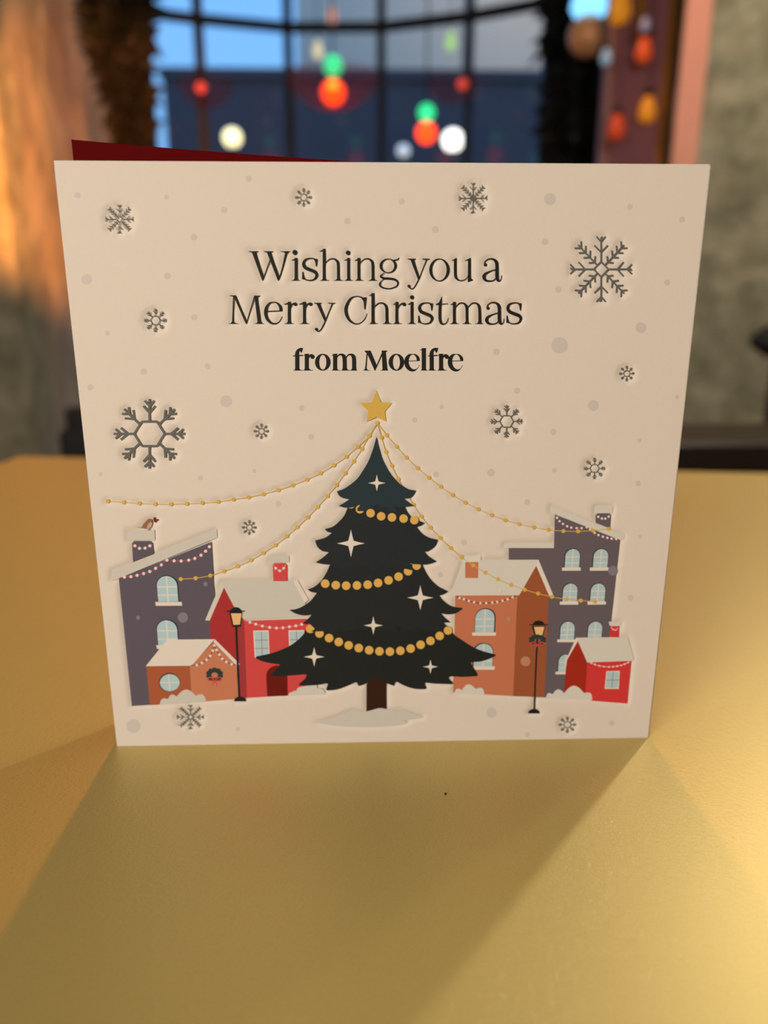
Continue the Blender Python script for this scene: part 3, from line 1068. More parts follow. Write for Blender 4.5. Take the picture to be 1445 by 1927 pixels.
# W
T.P([(247, 117), (340, 117), (340, 123), (318, 128), (393, 372), (383, 405), (377, 400), (278, 129), (247, 123)])
T.S([(384, 396, 10), (455, 200, 9)], 1)
T.P([(393, 117), (484, 117), (484, 123), (462, 128), (546, 375), (537, 405), (529, 400), (423, 129), (393, 123)])
T.S([(538, 396, 10), (575, 280, 14), (612, 128, 22)], 3)
T.P(serif(None, 556, 650, 117, None, 7, False, (600, 626)))
T.i(706, 182, BASE, 28, (663, 746), (662, 26), (695, 128, 24))
T.s(764, 180, 156, 226)
T.stem(979, 94, BASE, 27, (940, 1030), (936, 26))
T.arch(979, 1116, XT, BASE, 26, (1073, 1166))
T.i(1216, 182, BASE, 27, (1175, 1258), (1175, 26), (1212, 132, 22))
T.stem(1316, 182, BASE, 27, (1278, 1364), (1275, 28))
T.arch(1316, 1452, XT, BASE, 26, (1410, 1496))
T.ik.build('lettering').name = 'lettering'
T = Text(f2, s2, K_TEXT)
T.o(188, 234, 76, 64, 23, 8)
T.P([(225, 188), (240, 180), (264, 176), (284, 160), (286, 166), (276, 184), (240, 190), (236, 194)])
T.S([(153, 295, 7), (132, 312, 9), (122, 328, 15), (150, 343, 20), (200, 346, 20), (248, 355, 19), (273, 380, 16), (262, 412, 12), (215, 432, 10), (170, 433, 12), (130, 420, 15), (113, 395, 15), (128, 368, 8), (155, 346, 5)])
T.y(360, 430, 488, 552, 175, 456, 352, 22, [(420, 418, 9), (396, 436, 9), (374, 424, 12)], (370, 412, 13))
T.o(637, 270, 89, 101, 25, 9)
T.S([(777, 172, 23), (777, 305, 24), (790, 348, 18), (828, 364, 9), (868, 350, 7), (892, 318, 6)])
T.P([(789, 163), (789, 190), (766, 194), (766, 184), (746, 191), (746, 187)])
T.P([(889, 180), (913, 163), (913, 340), (932, 357), (930, 362), (886, 376)])
T.P([(913, 163), (889, 195), (889, 184), (861, 191), (861, 187)])
T.a(1014, 170, 172, 201)
T.ik.build('lettering')
T = Text(f1, s1, K_TEXT)
# M
T.P([(62, 546), (122, 546), (224, 790), (232, 818), (224, 826), (216, 818), (108, 572), (92, 556), (62, 551)])
T.S([(100, 560, 11), (96, 690, 13), (92, 820, 16)], 2)
T.P(serif(None, 52, 150, 822, None, 7, True, (84, 101)))
T.S([(225, 815, 9), (302, 560, 10)], 1)
T.P([(296, 548), (358, 548), (358, 554), (334, 566), (366, 820), (334, 820), (303, 566), (298, 560)])
T.P(serif(None, 303, 396, 822, None, 7, True, (333, 367)))
T.e(397, 607, 178, 220)
T.r(640, 608, 821, 28, (594, 686), (588, 28), (700, 632, 17))
T.r(787, 608, 821, 27, (744, 836), (734, 28), (848, 632, 17))
T.y(880, 956, 1017, 1090, 622, 990, 795, 27, [(955, 868, 11), (925, 896, 11), (902, 882, 14)], (904, 876, 15))
T.S([(1384, 596, 6), (1345, 566, 12), (1285, 556, 9), (1228, 588, 20), (1190, 680, 31), (1214, 772, 26), (1275, 821, 14), (1330, 815, 9), (1372, 778, 8), (1396, 722, 5)])
T.P([(1391, 563), (1380, 683), (1369, 683), (1363, 605), (1338, 570)])
T.ik.build('lettering')
T = Text(f2, s2, K_TEXT)
B2, X2 = 742, 555
T.stem(54, 473, B2, 26, (21, 99), (20, 25))
T.arch(54, 175, X2, B2, 24, (140, 221))
T.r(263, 550, B2, 24, (229, 309), (232, 27), (328, 572, 16))
T.i(396, 550, B2, 24, (358, 432), (360, 25), (397, 510, 18))
T.s(449, 553, 136, 195)
T.S([(643, 566, 24), (641, 690, 24), (652, 735, 20), (678, 745, 11), (702, 728, 7), (716, 690, 5)])
T.P([(658, 503), (661, 505), (656, 570), (631, 572), (605, 576), (605, 571), (634, 555)])
T.P([(605, 570), (712, 563), (712, 571), (605, 577)])
T.stem(768, 550, B2, 25, (728, 809), (735, 28))
T.arch(768, 878, X2, B2, 23, (840, 916))
T.arch(878, 990, X2, B2, 24, (950, 1023))
T.a(1038, 553, 168, 195)
T.s(1224, 553, 140, 195)
T.ik.build('lettering')

T = Text(f3, s3, K_TEXT, False, True)
def bold_f(x, w, bar_, foot, hook):
    T.stem(x, 115, 235, w, foot, th=5)
    T.S([(x, 150, w), (x - 1, 105, w * .95), (x + w * .25, 80, w * .72), (x + w * .8, 66, 14), (hook[0] - 14, 65, 9)])
    T.P([(hook[0] + 2, hook[1] - 3), (hook[0] - 8, 97), (hook[0] - 16, 99), (hook[0] - 32, 70), (hook[0] - 24, 61)])
    T.P([(bar_[0], 120), (bar_[1], 114), (bar_[1], 124), (bar_[0], 127)])
bold_f(80, 34, (45, 124), (50, 128), (124, 64))
T.r(154, 106, 235, 33, (128, 202), (127, 17), (199, 130, 17))
T.S([(160, 145, 10), (178, 122, 18), (200, 118, 22)])
T.o(278, 172, 61, 66, 34, 9)
T.stem(374, 106, 235, 33, (348, 412), (347, 17), th=5)
T.arch(374, 448, 109, 235, 33, (420, 486), 9)
T.arch(448, 521, 109, 235, 33, (488, 546), 9)
T.P([(603, 82), (650, 82), (700, 200), (686, 240), (680, 236), (624, 108), (603, 88)])
T.S([(622, 105, 10), (617, 170, 11), (611, 235, 14)], 2)
T.P(serif(None, 590, 648, 237, None, 5, True, (604, 620)))
T.S([(686, 228, 8), (742, 100, 12)], 1)
T.P([(734, 81), (779, 81), (779, 86), (768, 96), (782, 236), (742, 236), (736, 98)])
T.P(serif(None, 727, 788, 237, None, 5, True, (743, 781)))
T.o(850, 172, 61, 66, 34, 9)
T.e(920, 107, 110, 131, 1.95)
T.stem(1063, 62, 235, 34, (1039, 1093), (1031, 20), th=5)
bold_f(1124, 33, (1094, 1168), (1094, 1158), (1174, 64))
T.r(1197, 106, 235, 33, (1170, 1242), (1168, 17), (1242, 130, 17))
T.S([(1203, 145, 10), (1221, 122, 18), (1243, 118, 22)])
T.e(1258, 107, 109, 131, 1.95)
T.ik.build('lettering')
# ---- village
def beads(parent, f, pts, r, thread, bead, w=1.2, layer=8, name='string_lights', first=False, n=5, wt=None):
    """thread with round beads; pts in crop pixels"""
    p = f(*pts)
    ik = Ink(layer)
    ik.stroke([(q[0], q[1], w) for q in p], thread, n)
    for q in (p if first else p[1:-1]):
        ik.disc(q, r, bead, n=14, dl=1)
    return ik.build(name, parent)


def arch_window(parent, f, l, r, top, bot, hs, sill, glass_m, cream, side=1, layer=5, clip=None, arch=True, frame=K_NAVY):
    """arched sash window; glass from l to r, dark reveal on one side, cream bars and sill"""
    a, b = cm(f((l, bot))[0]), cm(f((r, bot))[0])
    t = cm(f(((l + r) / 2, top))[0])
    x0, x1, z0, z1 = a[0], b[0], (a[1] + b[1]) / 2, t[1]
    rx = (x1 - x0) / 2
    xm = (x0 + x1) / 2
    ry = min(rx * 1.02, (z1 - z0) * .6)

    def outline(gl, gr, gt):
        L, R_, T_ = x0 - gl, x1 + gr, z1 + gt
        m_, q = (L + R_) / 2, (R_ - L) / 2
        return [(L, z0), (R_, z0)] + [(m_ + q * math.cos(k * math.pi / 16), T_ - ry + ry * math.sin(k * math.pi / 16)) for k in range(17)]
    u = (x1 - x0)
    ik = Ink(layer)
    ik.poly(outline(u * (.022 if side > 0 else .06), u * (.06 if side > 0 else .022), u * .05), frame, 0, True)
    ik.poly(outline(0, 0, 0), glass_m, 1, True)
    w = u * .062
    ik.poly([(xm - w / 2, z0), (xm + w / 2, z0), (xm + w / 2, z1 - u * .005), (xm - w / 2, z1 - u * .005)], cream, 2, True)
    for h in hs:
        z = cm(f((l, h))[0])[1]
        d = 0
        if z > z1 - ry:
            k = (z - (z1 - ry)) / ry
            d = rx * (1 - math.sqrt(max(0, 1 - k * k)))
        ik.poly([(x0 + d, z - w / 2), (x1 - d, z - w / 2), (x1 - d, z + w / 2), (x0 + d, z + w / 2)], cream, 2, True)
    if sill:
        ik.poly(f(*sill), cream, 3)
    return ik.build('window', parent)


def box_window(parent, f, frame, gl, bars, cream, glass_m, bar_m, layer=5, w=.9):
    ik = Ink(layer)
    ik.poly(f(*frame), cream)
    ik.poly(f(*gl), glass_m, 1)
    for b_ in bars:
        ik.stroke([(q[0], q[1], w) for q in f(*b_)], bar_m, 1, 2)
    return ik.build('window', parent)


def blob(parent, f, pts, m, name, layer):
    """scalloped snow bush: runs of bumps"""
    return Ink(layer).poly(f(*runs(*pts, n=4)), m).build(name, parent)


def scallop(pts, sag=.35):
    """turn the points into outward round lumps"""
    out = []
    for i in range(len(pts) - 1):
        a, b_ = pts[i], pts[i + 1]
        dx, dy = b_[0] - a[0], b_[1] - a[1]
        for k in range(6):
            t = k / 6
            h = math.sin(math.pi * t) * sag
            out.append((a[0] + dx * t + dy * h, a[1] + dy * t - dx * h))
    out.append(pts[-1])
    return out


def wreath(parent, f, c, rx, ry, layer, s):
    ik = Ink(layer)
    n = 10
    lumps = []
    for k in range(n):
        a = 2 * math.pi * k / n + .3
        for j in range(5):
            t = a + 2 * math.pi / n * (j / 5 - .5)
            q = 1 + .13 * math.sin(math.pi * j / 5)
            lumps.append((c[0] + rx * q * math.cos(t), c[1] + ry * q * math.sin(t)))
    N = len(lumps)
    hole = [(c[0] + rx * .42 * math.cos(2 * math.pi * k / N + .3 - math.pi / n), c[1] + ry * .12 + ry * .45 * math.sin(2 * math.pi * k / N + .3 - math.pi / n)) for k in range(N)]
    ik.raw([cm(q) for q in f(*(lumps + hole))], [(k, (k + 1) % N, N + (k + 1) % N, N + k) for k in range(N)], K_GREEN)
    w = o = ik.build('wreath', parent)
    bw = Ink(layer + 2)
    bx, by_ = c[0], c[1] + ry * 1.05
    for sx in (-1, 1):
        bw.stroke([(q[0], q[1], 1.9) for q in f((bx, by_), (bx + sx * rx * .45, by_ - ry * .55), (bx + sx * rx * .82, by_ - ry * .45), (bx + sx * rx * .78, by_ - ry * .1), (bx, by_))], K_RED, 5)
        bw.stroke([(q[0], q[1], 1.9) for q in f((bx, by_), (bx + sx * rx * .2, by_ + ry * .35), (bx + sx * rx * .30, by_ + ry * .75))], K_RED, 4)
    return ik, bw


# -- purple house on the left
M1 = crop(190, 950, 240)
M2 = crop(190, 1140, 280)
H = crop(370, 1020, 260)
house = Ink(3)
house.poly(M1((200, 836), (1252, 420)) + [(407, 1190), (416, 1318), (247.8, 1329)], K_PURP)
h1 = house.build('printed_house', card, 'purple house with a sloping snowy roof at the left edge')
Ink(4).poly(M1((122, 742), (1312, 276), (1316, 372), (200, 836), (118, 862)), K_SNOWD).build('roof', h1)
ck = Ink(4)
ck.poly(M1((350, 440), (372, 412), (560, 412), (588, 440), (598, 560), (362, 652)), K_PURP)
ck.poly(M1((300, 283), (606, 283), (612, 404), (302, 404)), K_SNOWD, 1)
ck.build('chimney', h1)
beads(h1, M1, [(345, 438), (383, 465), (435, 494), (498, 491), (552, 466), (588, 438)], 2.9, K_STRING, K_PEARL, 1.6)
beads(h1, M1, [(213, 828), (264, 820), (338, 815), (408, 800), (482, 780), (552, 757), (618, 720), (683, 682), (746, 628), (827, 636), (907, 638), (993, 628), (1062, 608), (1132, 572), (1184, 526), (1227, 476), (1246, 428)], 3.0, K_STRING, K_PEARL, 1.7)
arch_window(h1, M1, 648, 876, 808, 1098, (933, 1025), ((613, 1102), (913, 1100), (919, 1144), (620, 1146)), K_GLASS, K_CREAM)
arch_window(h1, M2, 556, 750, 142, 385, (245, 325), ((533, 384), (745, 382), (748, 420), (545, 422)), K_GLASS, K_CREAM)

# -- robin on the chimney
rbn = Ink(7)
rbn.poly(M1(*runs([(455, 262), (478, 222), (505, 190), (530, 165), (556, 158), (578, 168)], [(578, 168), (590, 174), (577, 182)], [(577, 182), (582, 215), (570, 248), (545, 270), (515, 276), (485, 268), (455, 262)], n=4)), K_BIRD)
rbn.poly(M1(*runs([(545, 205), (570, 200), (581, 222), (568, 250), (545, 270), (518, 272), (525, 235), (545, 205)], n=4)), K_BIRDB, 1)
rbn.poly(M1((410, 254), (462, 258), (470, 266), (420, 260)), K_BIRD)
rbn.disc(M1((565, 170))[0], .55, K_DARK, dl=2)
rbn.stroke([(q[0], q[1], .8) for q in M1((545, 270), (548, 286), (530, 290))], K_DARK, 2)
rbn.stroke([(q[0], q[1], .8) for q in M1((545, 284), (560, 288))], K_DARK, 1)
ro = rbn.build('robin', card, 'tiny brown robin on the chimney holding red berries')
bk = Ink(9)
bk.stroke([(q[0], q[1], .7) for q in M1((585, 174), (615, 168), (641, 172))], K_BERRY, 1)
for x, y, r in ((605, 156, 15), (615, 186, 16), (642, 172, 11)):
    bk.disc(M1((x, y))[0], r / 6.02, K_BERRY, n=14)
bk.build('berries', ro)

# -- red house left of the tree
hs = Ink(6)
hs.poly(H((285, 478), (497, 828), (525, 1632), (150, 1650), (145, 1020), (135, 826)), K_REDD)
h2 = hs.build('printed_house', card, 'red house with a dark door, left of the tree')
Ink(7).poly(H((430, 900), (497, 828), (525, 1632), (450, 1640)), K_REDM).build('side_wall', h2)
Ink(7).poly(H((497, 826), (1170, 804), (1260, 860), (1250, 1500), (1040, 1600), (525, 1632)), K_RED).build('front_wall', h2)
rk = Ink(7)
rk.poly(H((258, 412), (1005, 404), (1130, 640), (1215, 775), (490, 810), (385, 668), (285, 478)), K_SNOWD)
rk.poly(H((258, 412), (285, 478), (135, 824), (88, 820)), K_SNOW)
rk.poly(H((1005, 404), (1055, 400), (1170, 605), (1130, 640)), K_CREAM)
rk.build('roof', h2)
ck = Ink(8)
ck.poly(H((795, 245), (808, 222), (922, 222), (945, 245), (948, 411), (802, 411)), K_RED)
ck.poly(H((762, 148), (966, 146), (968, 214), (762, 212)), K_SNOWD, 1)
ck.build('chimney', h2)
beads(h2, H, [(803, 236), (826, 275), (868, 302), (910, 275), (936, 236)], 2.7, K_PINK, K_PEARL, 1.2, 10)
beads(h2, H, [(490, 818), (557, 840), (618, 860), (687, 880), (763, 894), (835, 901), (902, 898), (970, 888), (1037, 878), (1098, 862), (1130, 850)], 2.8, K_PINK, K_PEARL, 1.2, 10)
box_window(h2, H, ((590, 928), (752, 925), (762, 1180), (607, 1215)), ((606, 940), (743, 937), (751, 1185), (618, 1203)), (((677, 940), (686, 1195)), ((608, 1028), (746, 1027)), ((612, 1115), (750, 1113))), K_CREAM, K_GLASS, K_REDD, 8)
box_window(h2, H, ((960, 925), (1122, 922), (1130, 1170), (970, 1175)), ((972, 937), (1114, 934), (1120, 1165), (982, 1168)), (((1043, 937), (1050, 1168)), ((974, 1024), (1117, 1022)), ((978, 1110), (1120, 1108))), K_CREAM, K_GLASS, K_REDD, 8)
dk = Ink(8)
dk.poly(H(*runs([(738, 1616), (728, 1400), (745, 1345), (790, 1305), (850, 1292), (910, 1310), (945, 1360), (952, 1608)], n=4)), K_DOOR)
dk.stroke([(q[0], q[1], .7) for q in H((846, 1300), (855, 1612))], K_DARK, 1, 1)
dk.build('door', h2)

# -- orange hut in front
hk = Ink(10)
hk.poly(M2((440, 588), (862, 588), (882, 940), (474, 966)), K_ORS)
h3 = hk.build('printed_house', card, 'small orange hut with a round window and wreath')
Ink(10).poly(M2((862, 588), (1100, 350), (1325, 588), (1332, 905), (882, 940)), K_ORF).build('front_wall', h3)
rk = Ink(11)
rk.poly(M2((433, 588), (560, 430), (640, 330), (1105, 325), (878, 584)), K_CREAM)
rk.poly(M2((1105, 325), (1350, 570), (1322, 588), (1092, 352)), K_CREAM)
rk.build('roof', h3)
beads(h3, M2, [(870, 580), (930, 577), (980, 556), (1025, 525), (1060, 487), (1085, 436), (1098, 386)], 2.6, K_DARK, K_PEARL, 1.3, 12)
beads(h3, M2, [(1098, 370), (1100, 386), (1122, 430), (1150, 475), (1177, 516), (1218, 546), (1268, 568), (1325, 577), (1340, 570)], 2.6, K_DARK, K_PEARL, 1.3, 12)
wk = Ink(11)
p = M2((664, 745))[0]
wk.disc(p, 19.8, K_NAVY, 17.9, 36)
p = M2((667, 748))[0]
wk.disc(p, 18.6, K_GLASS, 16.2, 36, 1)
wk.stroke([(q[0], q[1], 1.9) for q in M2((655, 665), (668, 832))], K_CREAM, 1, 2)
wk.stroke([(q[0], q[1], 1.9) for q in M2((571, 747), (763, 744))], K_CREAM, 1, 2)
wk.build('window', h3)
ik, bw = wreath(h3, M2, (1103, 668), 76, 60, 11, 1)
bw.build('bow', h3)
blob(card, M2, [scallop([(570, 962), (650, 905), (735, 880), (920, 872), (1020, 925)], .33), [(1020, 925), (800, 948), (570, 962)]], K_SNOWD, 'snow_bush', 12)

# -- street lamps
def street_lamp(f, dome, brim, outer, gl, pole, base, thick, layer, label):
    k = Ink(layer)
    x, y, rx, ry = dome
    k.poly(f(*[(x + rx * math.cos(math.pi * t / 14), y - ry * math.sin(math.pi * t / 14)) for t in range(15)]), K_IRON)
    k.stroke([(q[0], q[1], thick[0]) for q in f(*brim)], K_IRON, 1)
    k.poly(f(*outer), K_IRON)
    k.stroke([(q[0], q[1], thick[1]) for q in f(*pole)], K_IRON, 2)
    x, y, rx, ry = base
    k.poly(f(*[(x + rx * math.cos(math.pi * t / 14), y - ry * math.sin(math.pi * t / 14)) for t in range(15)]), K_IRON)
    o = k.build('printed_lamp_post', card, label)
    Ink(layer + 1).poly(f(*gl), K_PEACH).build('lantern', o)
    return o


street_lamp(H, (410, 738, 64, 56), ((312, 724), (503, 724)), ((340, 735), (480, 735), (462, 888), (373, 888)), ((358, 747), (470, 747), (452, 864), (384, 868)),
            ((413, 885), (430, 1300), (447, 1640)), (453, 1668, 63, 50), (2.3, 4.0), 14, 'left lamp post, by the orange hut')

# -- orange house right of the tree
I_ = crop(840, 930, 220, 1060)
hk = Ink(5)
hk.poly(I_((80, 915), (655, 915), (640, 1000), (605, 1832), (60, 1800)), K_ORFR)
h4 = hk.build('printed_house', card, 'orange two-storey house right of the tree')
Ink(6).poly(I_((815, 648), (932, 905), (925, 1000), (888, 1842), (605, 1832), (645, 915)), K_ORSR).build('side_wall', h4)
rk = Ink(7)
rk.poly(I_((150, 612), (312, 597), (835, 595), (815, 650), (660, 918), (82, 920), (35, 914)), K_SNOWR)
rk.poly(I_((835, 595), (976, 932), (930, 920), (815, 650)), K_CREAMR)
rk.build('roof', h4)
ck = Ink(8)
ck.poly(I_((160, 560), (312, 556), (312, 600), (160, 618)), K_CREAMR)
ck.poly(I_((170, 617), (290, 617), (287, 762), (170, 760)), K_ORFR, 1)
ck.build('chimney', h4)
beads(h4, I_, [(92, 928), (120, 942), (158, 953), (204, 968), (252, 980), (308, 988), (360, 988), (415, 983), (460, 978), (508, 967), (555, 953), (600, 935), (635, 922)], 2.4, K_DARK, K_PEARL, 1.4, 9)
arch_window(h4, I_, 258, 430, 1042, 1253, (1135, 1200), ((234, 1254), (450, 1254), (447, 1284), (234, 1284)), K_GLASSR, K_CREAM, 1, 7)
arch_window(h4, I_, 246, 416, 1357, 1562, (1450, 1515), ((244, 1562), (439, 1562), (436, 1593), (244, 1593)), K_GLASSR, K_CREAM, -1, 7)
blob(card, I_, [scallop([(72, 1805), (140, 1775), (265, 1765), (345, 1815)], .36), [(345, 1815), (72, 1805)]], K_SNOWR, 'snow_bush', 12)

# -- purple tower on the right
J = crop(1010, 930, 230)
N_ = crop(970, 1140, 270)
hk = Ink(3)
hk.poly([(957.3, 1060), (957.3, 1031.7), (1042.4, 1031.7), (1044.2, 968.5), (1166.8, 1016.7), (1146.6, 1200), (1138, 1316), (1000, 1312)], K_PURPR)
h5 = hk.build('printed_house', card, 'tall purple house at the right edge')
rk = Ink(4)
rk.poly(J((166, 133), (1036, 484), (1030, 541), (985, 541), (228, 240), (166, 215)), K_SNOWR)
rk.poly(I_((525, 443), (975, 443), (975, 490), (528, 488)), K_SNOWR)
rk.build('roof', h5)
ck = Ink(5)
ck.poly(J((697, 250), (720, 228), (855, 228), (877, 247), (866, 405), (695, 338)), K_PURPR)
ck.poly(J((685, 140), (902, 140), (896, 226), (685, 226)), K_SNOWR, 1)
ck.build('chimney', h5)
beads(h5, J, [(703, 243), (728, 268), (770, 288), (810, 290), (850, 266), (877, 243)], 2.3, K_STRINGR, K_PEARLR, 1.1)
beads(h5, J, [(225, 243), (240, 280), (270, 320), (310, 352), (360, 380), (408, 396), (472, 402), (530, 402), (592, 392), (630, 418), (685, 458), (730, 485), (782, 503), (835, 517), (885, 527), (940, 531), (972, 535)], 2.3, K_STRINGR, K_PEARLR, 1.1)
for l, r, t, b_, hs_, s_ in ((330, 500, 650, 868, (745, 815), ((300, 868), (518, 866), (522, 906), (298, 906))),
                             (663, 833, 650, 868, (745, 815), ((630, 868), (848, 866), (850, 906), (628, 906))),
                             (303, 472, 1058, 1270, (1150, 1220), ((275, 1270), (490, 1268), (492, 1308), (272, 1308))),
                             (630, 800, 1058, 1270, (1150, 1220), ((602, 1270), (818, 1268), (818, 1306), (600, 1308)))):
    arch_window(h5, J, l, r, t, b_, hs_, s_, K_GLASSR, K_CREAMR, -1, 5)
for l, r, t, b_, hs_, s_ in ((447, 588, 162, 340, (243, 297), ((422, 340), (600, 340), (600, 368), (420, 368))),
                             (724, 864, 162, 340, (243, 297), ((700, 340), (880, 340), (880, 368), (698, 368))),
                             (428, 566, 493, 665, (572, 625), ((404, 665), (580, 665), (580, 692), (402, 692)))):
    arch_window(h5, N_, l, r, t, b_, hs_, s_, K_GLASSR, K_CREAMR, -1, 5)

# -- small red hut at the right
hk = Ink(10)
hk.poly(N_((628, 356), (722, 572), (702, 888), (490, 872), (512, 550)), K_REDDR)
h6 = hk.build('printed_house', card, 'small red hut in front of the tall purple house')
Ink(10).poly(N_((722, 572), (1166, 553), (1126, 986), (770, 958), (702, 888)), K_REDR).build('front_wall', h6)
rk = Ink(11)
rk.poly(N_((610, 322), (1132, 316), (1195, 550), (1165, 556), (722, 572), (628, 356)), K_SNOWR)
rk.poly(N_((610, 322), (628, 356), (520, 545), (505, 640), (496, 700), (512, 540)), K_CREAMR)
rk.build('roof', h6)
ck = Ink(11)
ck.poly(N_((956, 205), (1046, 205), (1040, 320), (946, 316)), K_REDR)
ck.poly(N_((940, 160), (1065, 160), (1060, 206), (962, 206), (945, 195)), K_SNOWR, 1)
ck.build('chimney', h6)
beads(h6, N_, [(960, 215), (985, 240), (1010, 245), (1030, 225)], 1.3, K_PEARLR, K_PEARLR, 1.0, 13)
beads(h6, N_, [(735, 568), (765, 578), (800, 592), (845, 606), (890, 614), (940, 617), (985, 615), (1025, 609), (1062, 601), (1100, 588), (1132, 574), (1155, 560)], 1.7, K_PEARLR, K_PEARLR, .8, 13)
box_window(h6, N_, ((916, 660), (1051, 657), (1040, 838), (897, 838)), ((926, 669), (1041, 666), (1031, 826), (908, 826)), (((985, 668), (969, 828)), ((915, 750), (1046, 748))), K_CREAMR, K_GLASSR, K_DARK, 11, .7)
blob(card, N_, [scallop([(308, 922), (375, 890), (490, 878), (690, 878), (772, 948)], .36), [(772, 948), (600, 940), (308, 922)]], K_SNOWR, 'snow_bush', 12)
blob(card, H, [scallop([(955, 1610), (1000, 1570), (1045, 1562), (1075, 1520)], .2), [(1075, 1520), (1240, 1490), (1260, 1530)], scallop([(1260, 1530), (1335, 1560), (1340, 1592)], .2), [(1340, 1592), (955, 1610)]], K_SNOW, 'snow_bush', 9)

o = street_lamp(N_, (233, 192, 58, 42), ((142, 192), (326, 192)), ((164, 204), (302, 204), (275, 318), (196, 318)), ((186, 213), (292, 213), (268, 306), (208, 306)),
                ((222, 300), (212, 480), (187, 1060)), (185, 1086, 60, 46), (2.1, 3.0), 14, 'right lamp post with a wreath')
ik, bw = wreath(o, N_, (222, 345), 80, 50, 16, 1)
bw.build('bow', o)

# ---- tree
A = crop(560, 720, 300)
Bc = crop(470, 1030, 250)
D = crop(690, 1030, 260, 1431)


def tier(layer, m, *rr, name='tier'):
    return rr


t4 = runs(Bc((620, 850), (590, 935), (520, 1010), (420, 1080), (260, 1145), (74, 1188)), Bc((74, 1188), (66, 1198), (75, 1214), (150, 1245), (230, 1262), (318, 1274)), Bc((318, 1274), (326, 1284), (318, 1298), (280, 1335), (240, 1375), (228, 1394)),
          Bc((228, 1394), (300, 1405), (450, 1395), (605, 1383)), Bc((605, 1383), (617, 1392), (600, 1430), (560, 1465), (535, 1492)), Bc((535, 1492), (545, 1504), (650, 1505), (760, 1495), (832, 1480)), Bc((832, 1480), (848, 1492), (838, 1520), (830, 1545)),
          Bc((830, 1545), (850, 1558), (960, 1545), (1080, 1500), (1145, 1470)), Bc((1145, 1470), (1168, 1476), (1176, 1503)), Bc((1176, 1503), (1200, 1506), (1290, 1472), (1340, 1440)) + D((110, 1380), (200, 1408), (278, 1436)),
          D((278, 1436), (290, 1428), (290, 1408), (310, 1392)), D((310, 1392), (400, 1438), (500, 1467), (605, 1471)), D((605, 1471), (618, 1455), (600, 1420), (612, 1402)), D((612, 1402), (700, 1413), (888, 1419)), D((888, 1419), (888, 1400), (855, 1370), (850, 1348), (870, 1337)),
          D((870, 1337), (1000, 1343), (1140, 1336)), D((1140, 1336), (1152, 1322), (1120, 1265), (1080, 1203)), D((1080, 1203), (1090, 1191), (1200, 1180), (1325, 1132)), D((1325, 1132), (1337, 1116), (1310, 1104), (1200, 1075), (1100, 1032), (1000, 970), (880, 885), (795, 780)), n=4)
t3 = runs(Bc((880, 170), (830, 280), (770, 370), (700, 430), (627, 460)), Bc((627, 460), (670, 486), (728, 498)), Bc((728, 498), (660, 582), (570, 645), (500, 672), (428, 682)), Bc((428, 682), (500, 722), (580, 742), (670, 737)), Bc((670, 737), (620, 790), (568, 830)),
          Bc((568, 830), (610, 836), (650, 832)), Bc((650, 832), (712, 890)), Bc((712, 890), (668, 915), (720, 915)), Bc((720, 915), (812, 915)), Bc((812, 915), (850, 905), (900, 930)), Bc((900, 930), (960, 915), (1010, 870)), Bc((1010, 870), (1020, 930)), Bc((1020, 930), (1100, 905), (1180, 880), (1260, 900)),
          D((40, 830), (110, 850)), D((110, 850), (200, 850), (320, 888)), D((320, 888), (300, 850), (280, 800)), D((280, 800), (360, 830), (430, 860)), D((430, 860), (520, 830)), D((520, 830), (640, 870), (740, 872)), D((740, 872), (800, 850), (800, 820)), D((800, 820), (850, 822)), D((850, 822), (800, 800), (790, 782), (868, 779)),
          D((868, 779), (815, 735), (765, 685)), D((765, 685), (850, 696), (930, 680), (1002, 631)), D((1002, 631), (880, 610), (800, 560), (748, 500)), D((748, 500), (800, 486), (845, 457)), D((845, 457), (740, 405), (660, 330), (610, 255), (572, 175)), n=4)
t2 = runs(A((470, 1080), (430, 1190), (385, 1250), (320, 1305), (246, 1328)), A((246, 1328), (270, 1352), (308, 1364)), A((308, 1364), (250, 1405), (158, 1432)), A((158, 1432), (175, 1482), (205, 1515), (250, 1537)) + Bc((775, 38), (858, 56)), Bc((858, 56), (790, 115), (716, 165)),
          Bc((716, 165), (785, 182), (875, 190)), Bc((875, 190), (960, 215), (985, 245)), Bc((985, 245), (1030, 240), (1100, 215), (1190, 180)), Bc((1190, 180), (1200, 215)), Bc((1200, 215), (1300, 200)), Bc((1300, 200), (1330, 270)), D((60, 262), (140, 200), (180, 205)), D((180, 205), (230, 220), (280, 170)), D((280, 170), (310, 220)),
          D((310, 220), (380, 240)), D((380, 240), (390, 222), (470, 240)), D((470, 240), (460, 200), (440, 160)), D((440, 160), (480, 174), (575, 180)), D((575, 180), (640, 176), (727, 148)), D((727, 148), (650, 100), (595, 47)), D((595, 47), (650, 36), (695, 0)) + A((1190, 1525), (1220, 1510), (1255, 1470), (1270, 1425)),
          A((1270, 1425), (1190, 1405), (1130, 1370), (1076, 1310)), A((1076, 1310), (1120, 1296), (1152, 1273)), A((1152, 1273), (1040, 1225), (990, 1165), (960, 1100)), n=4)
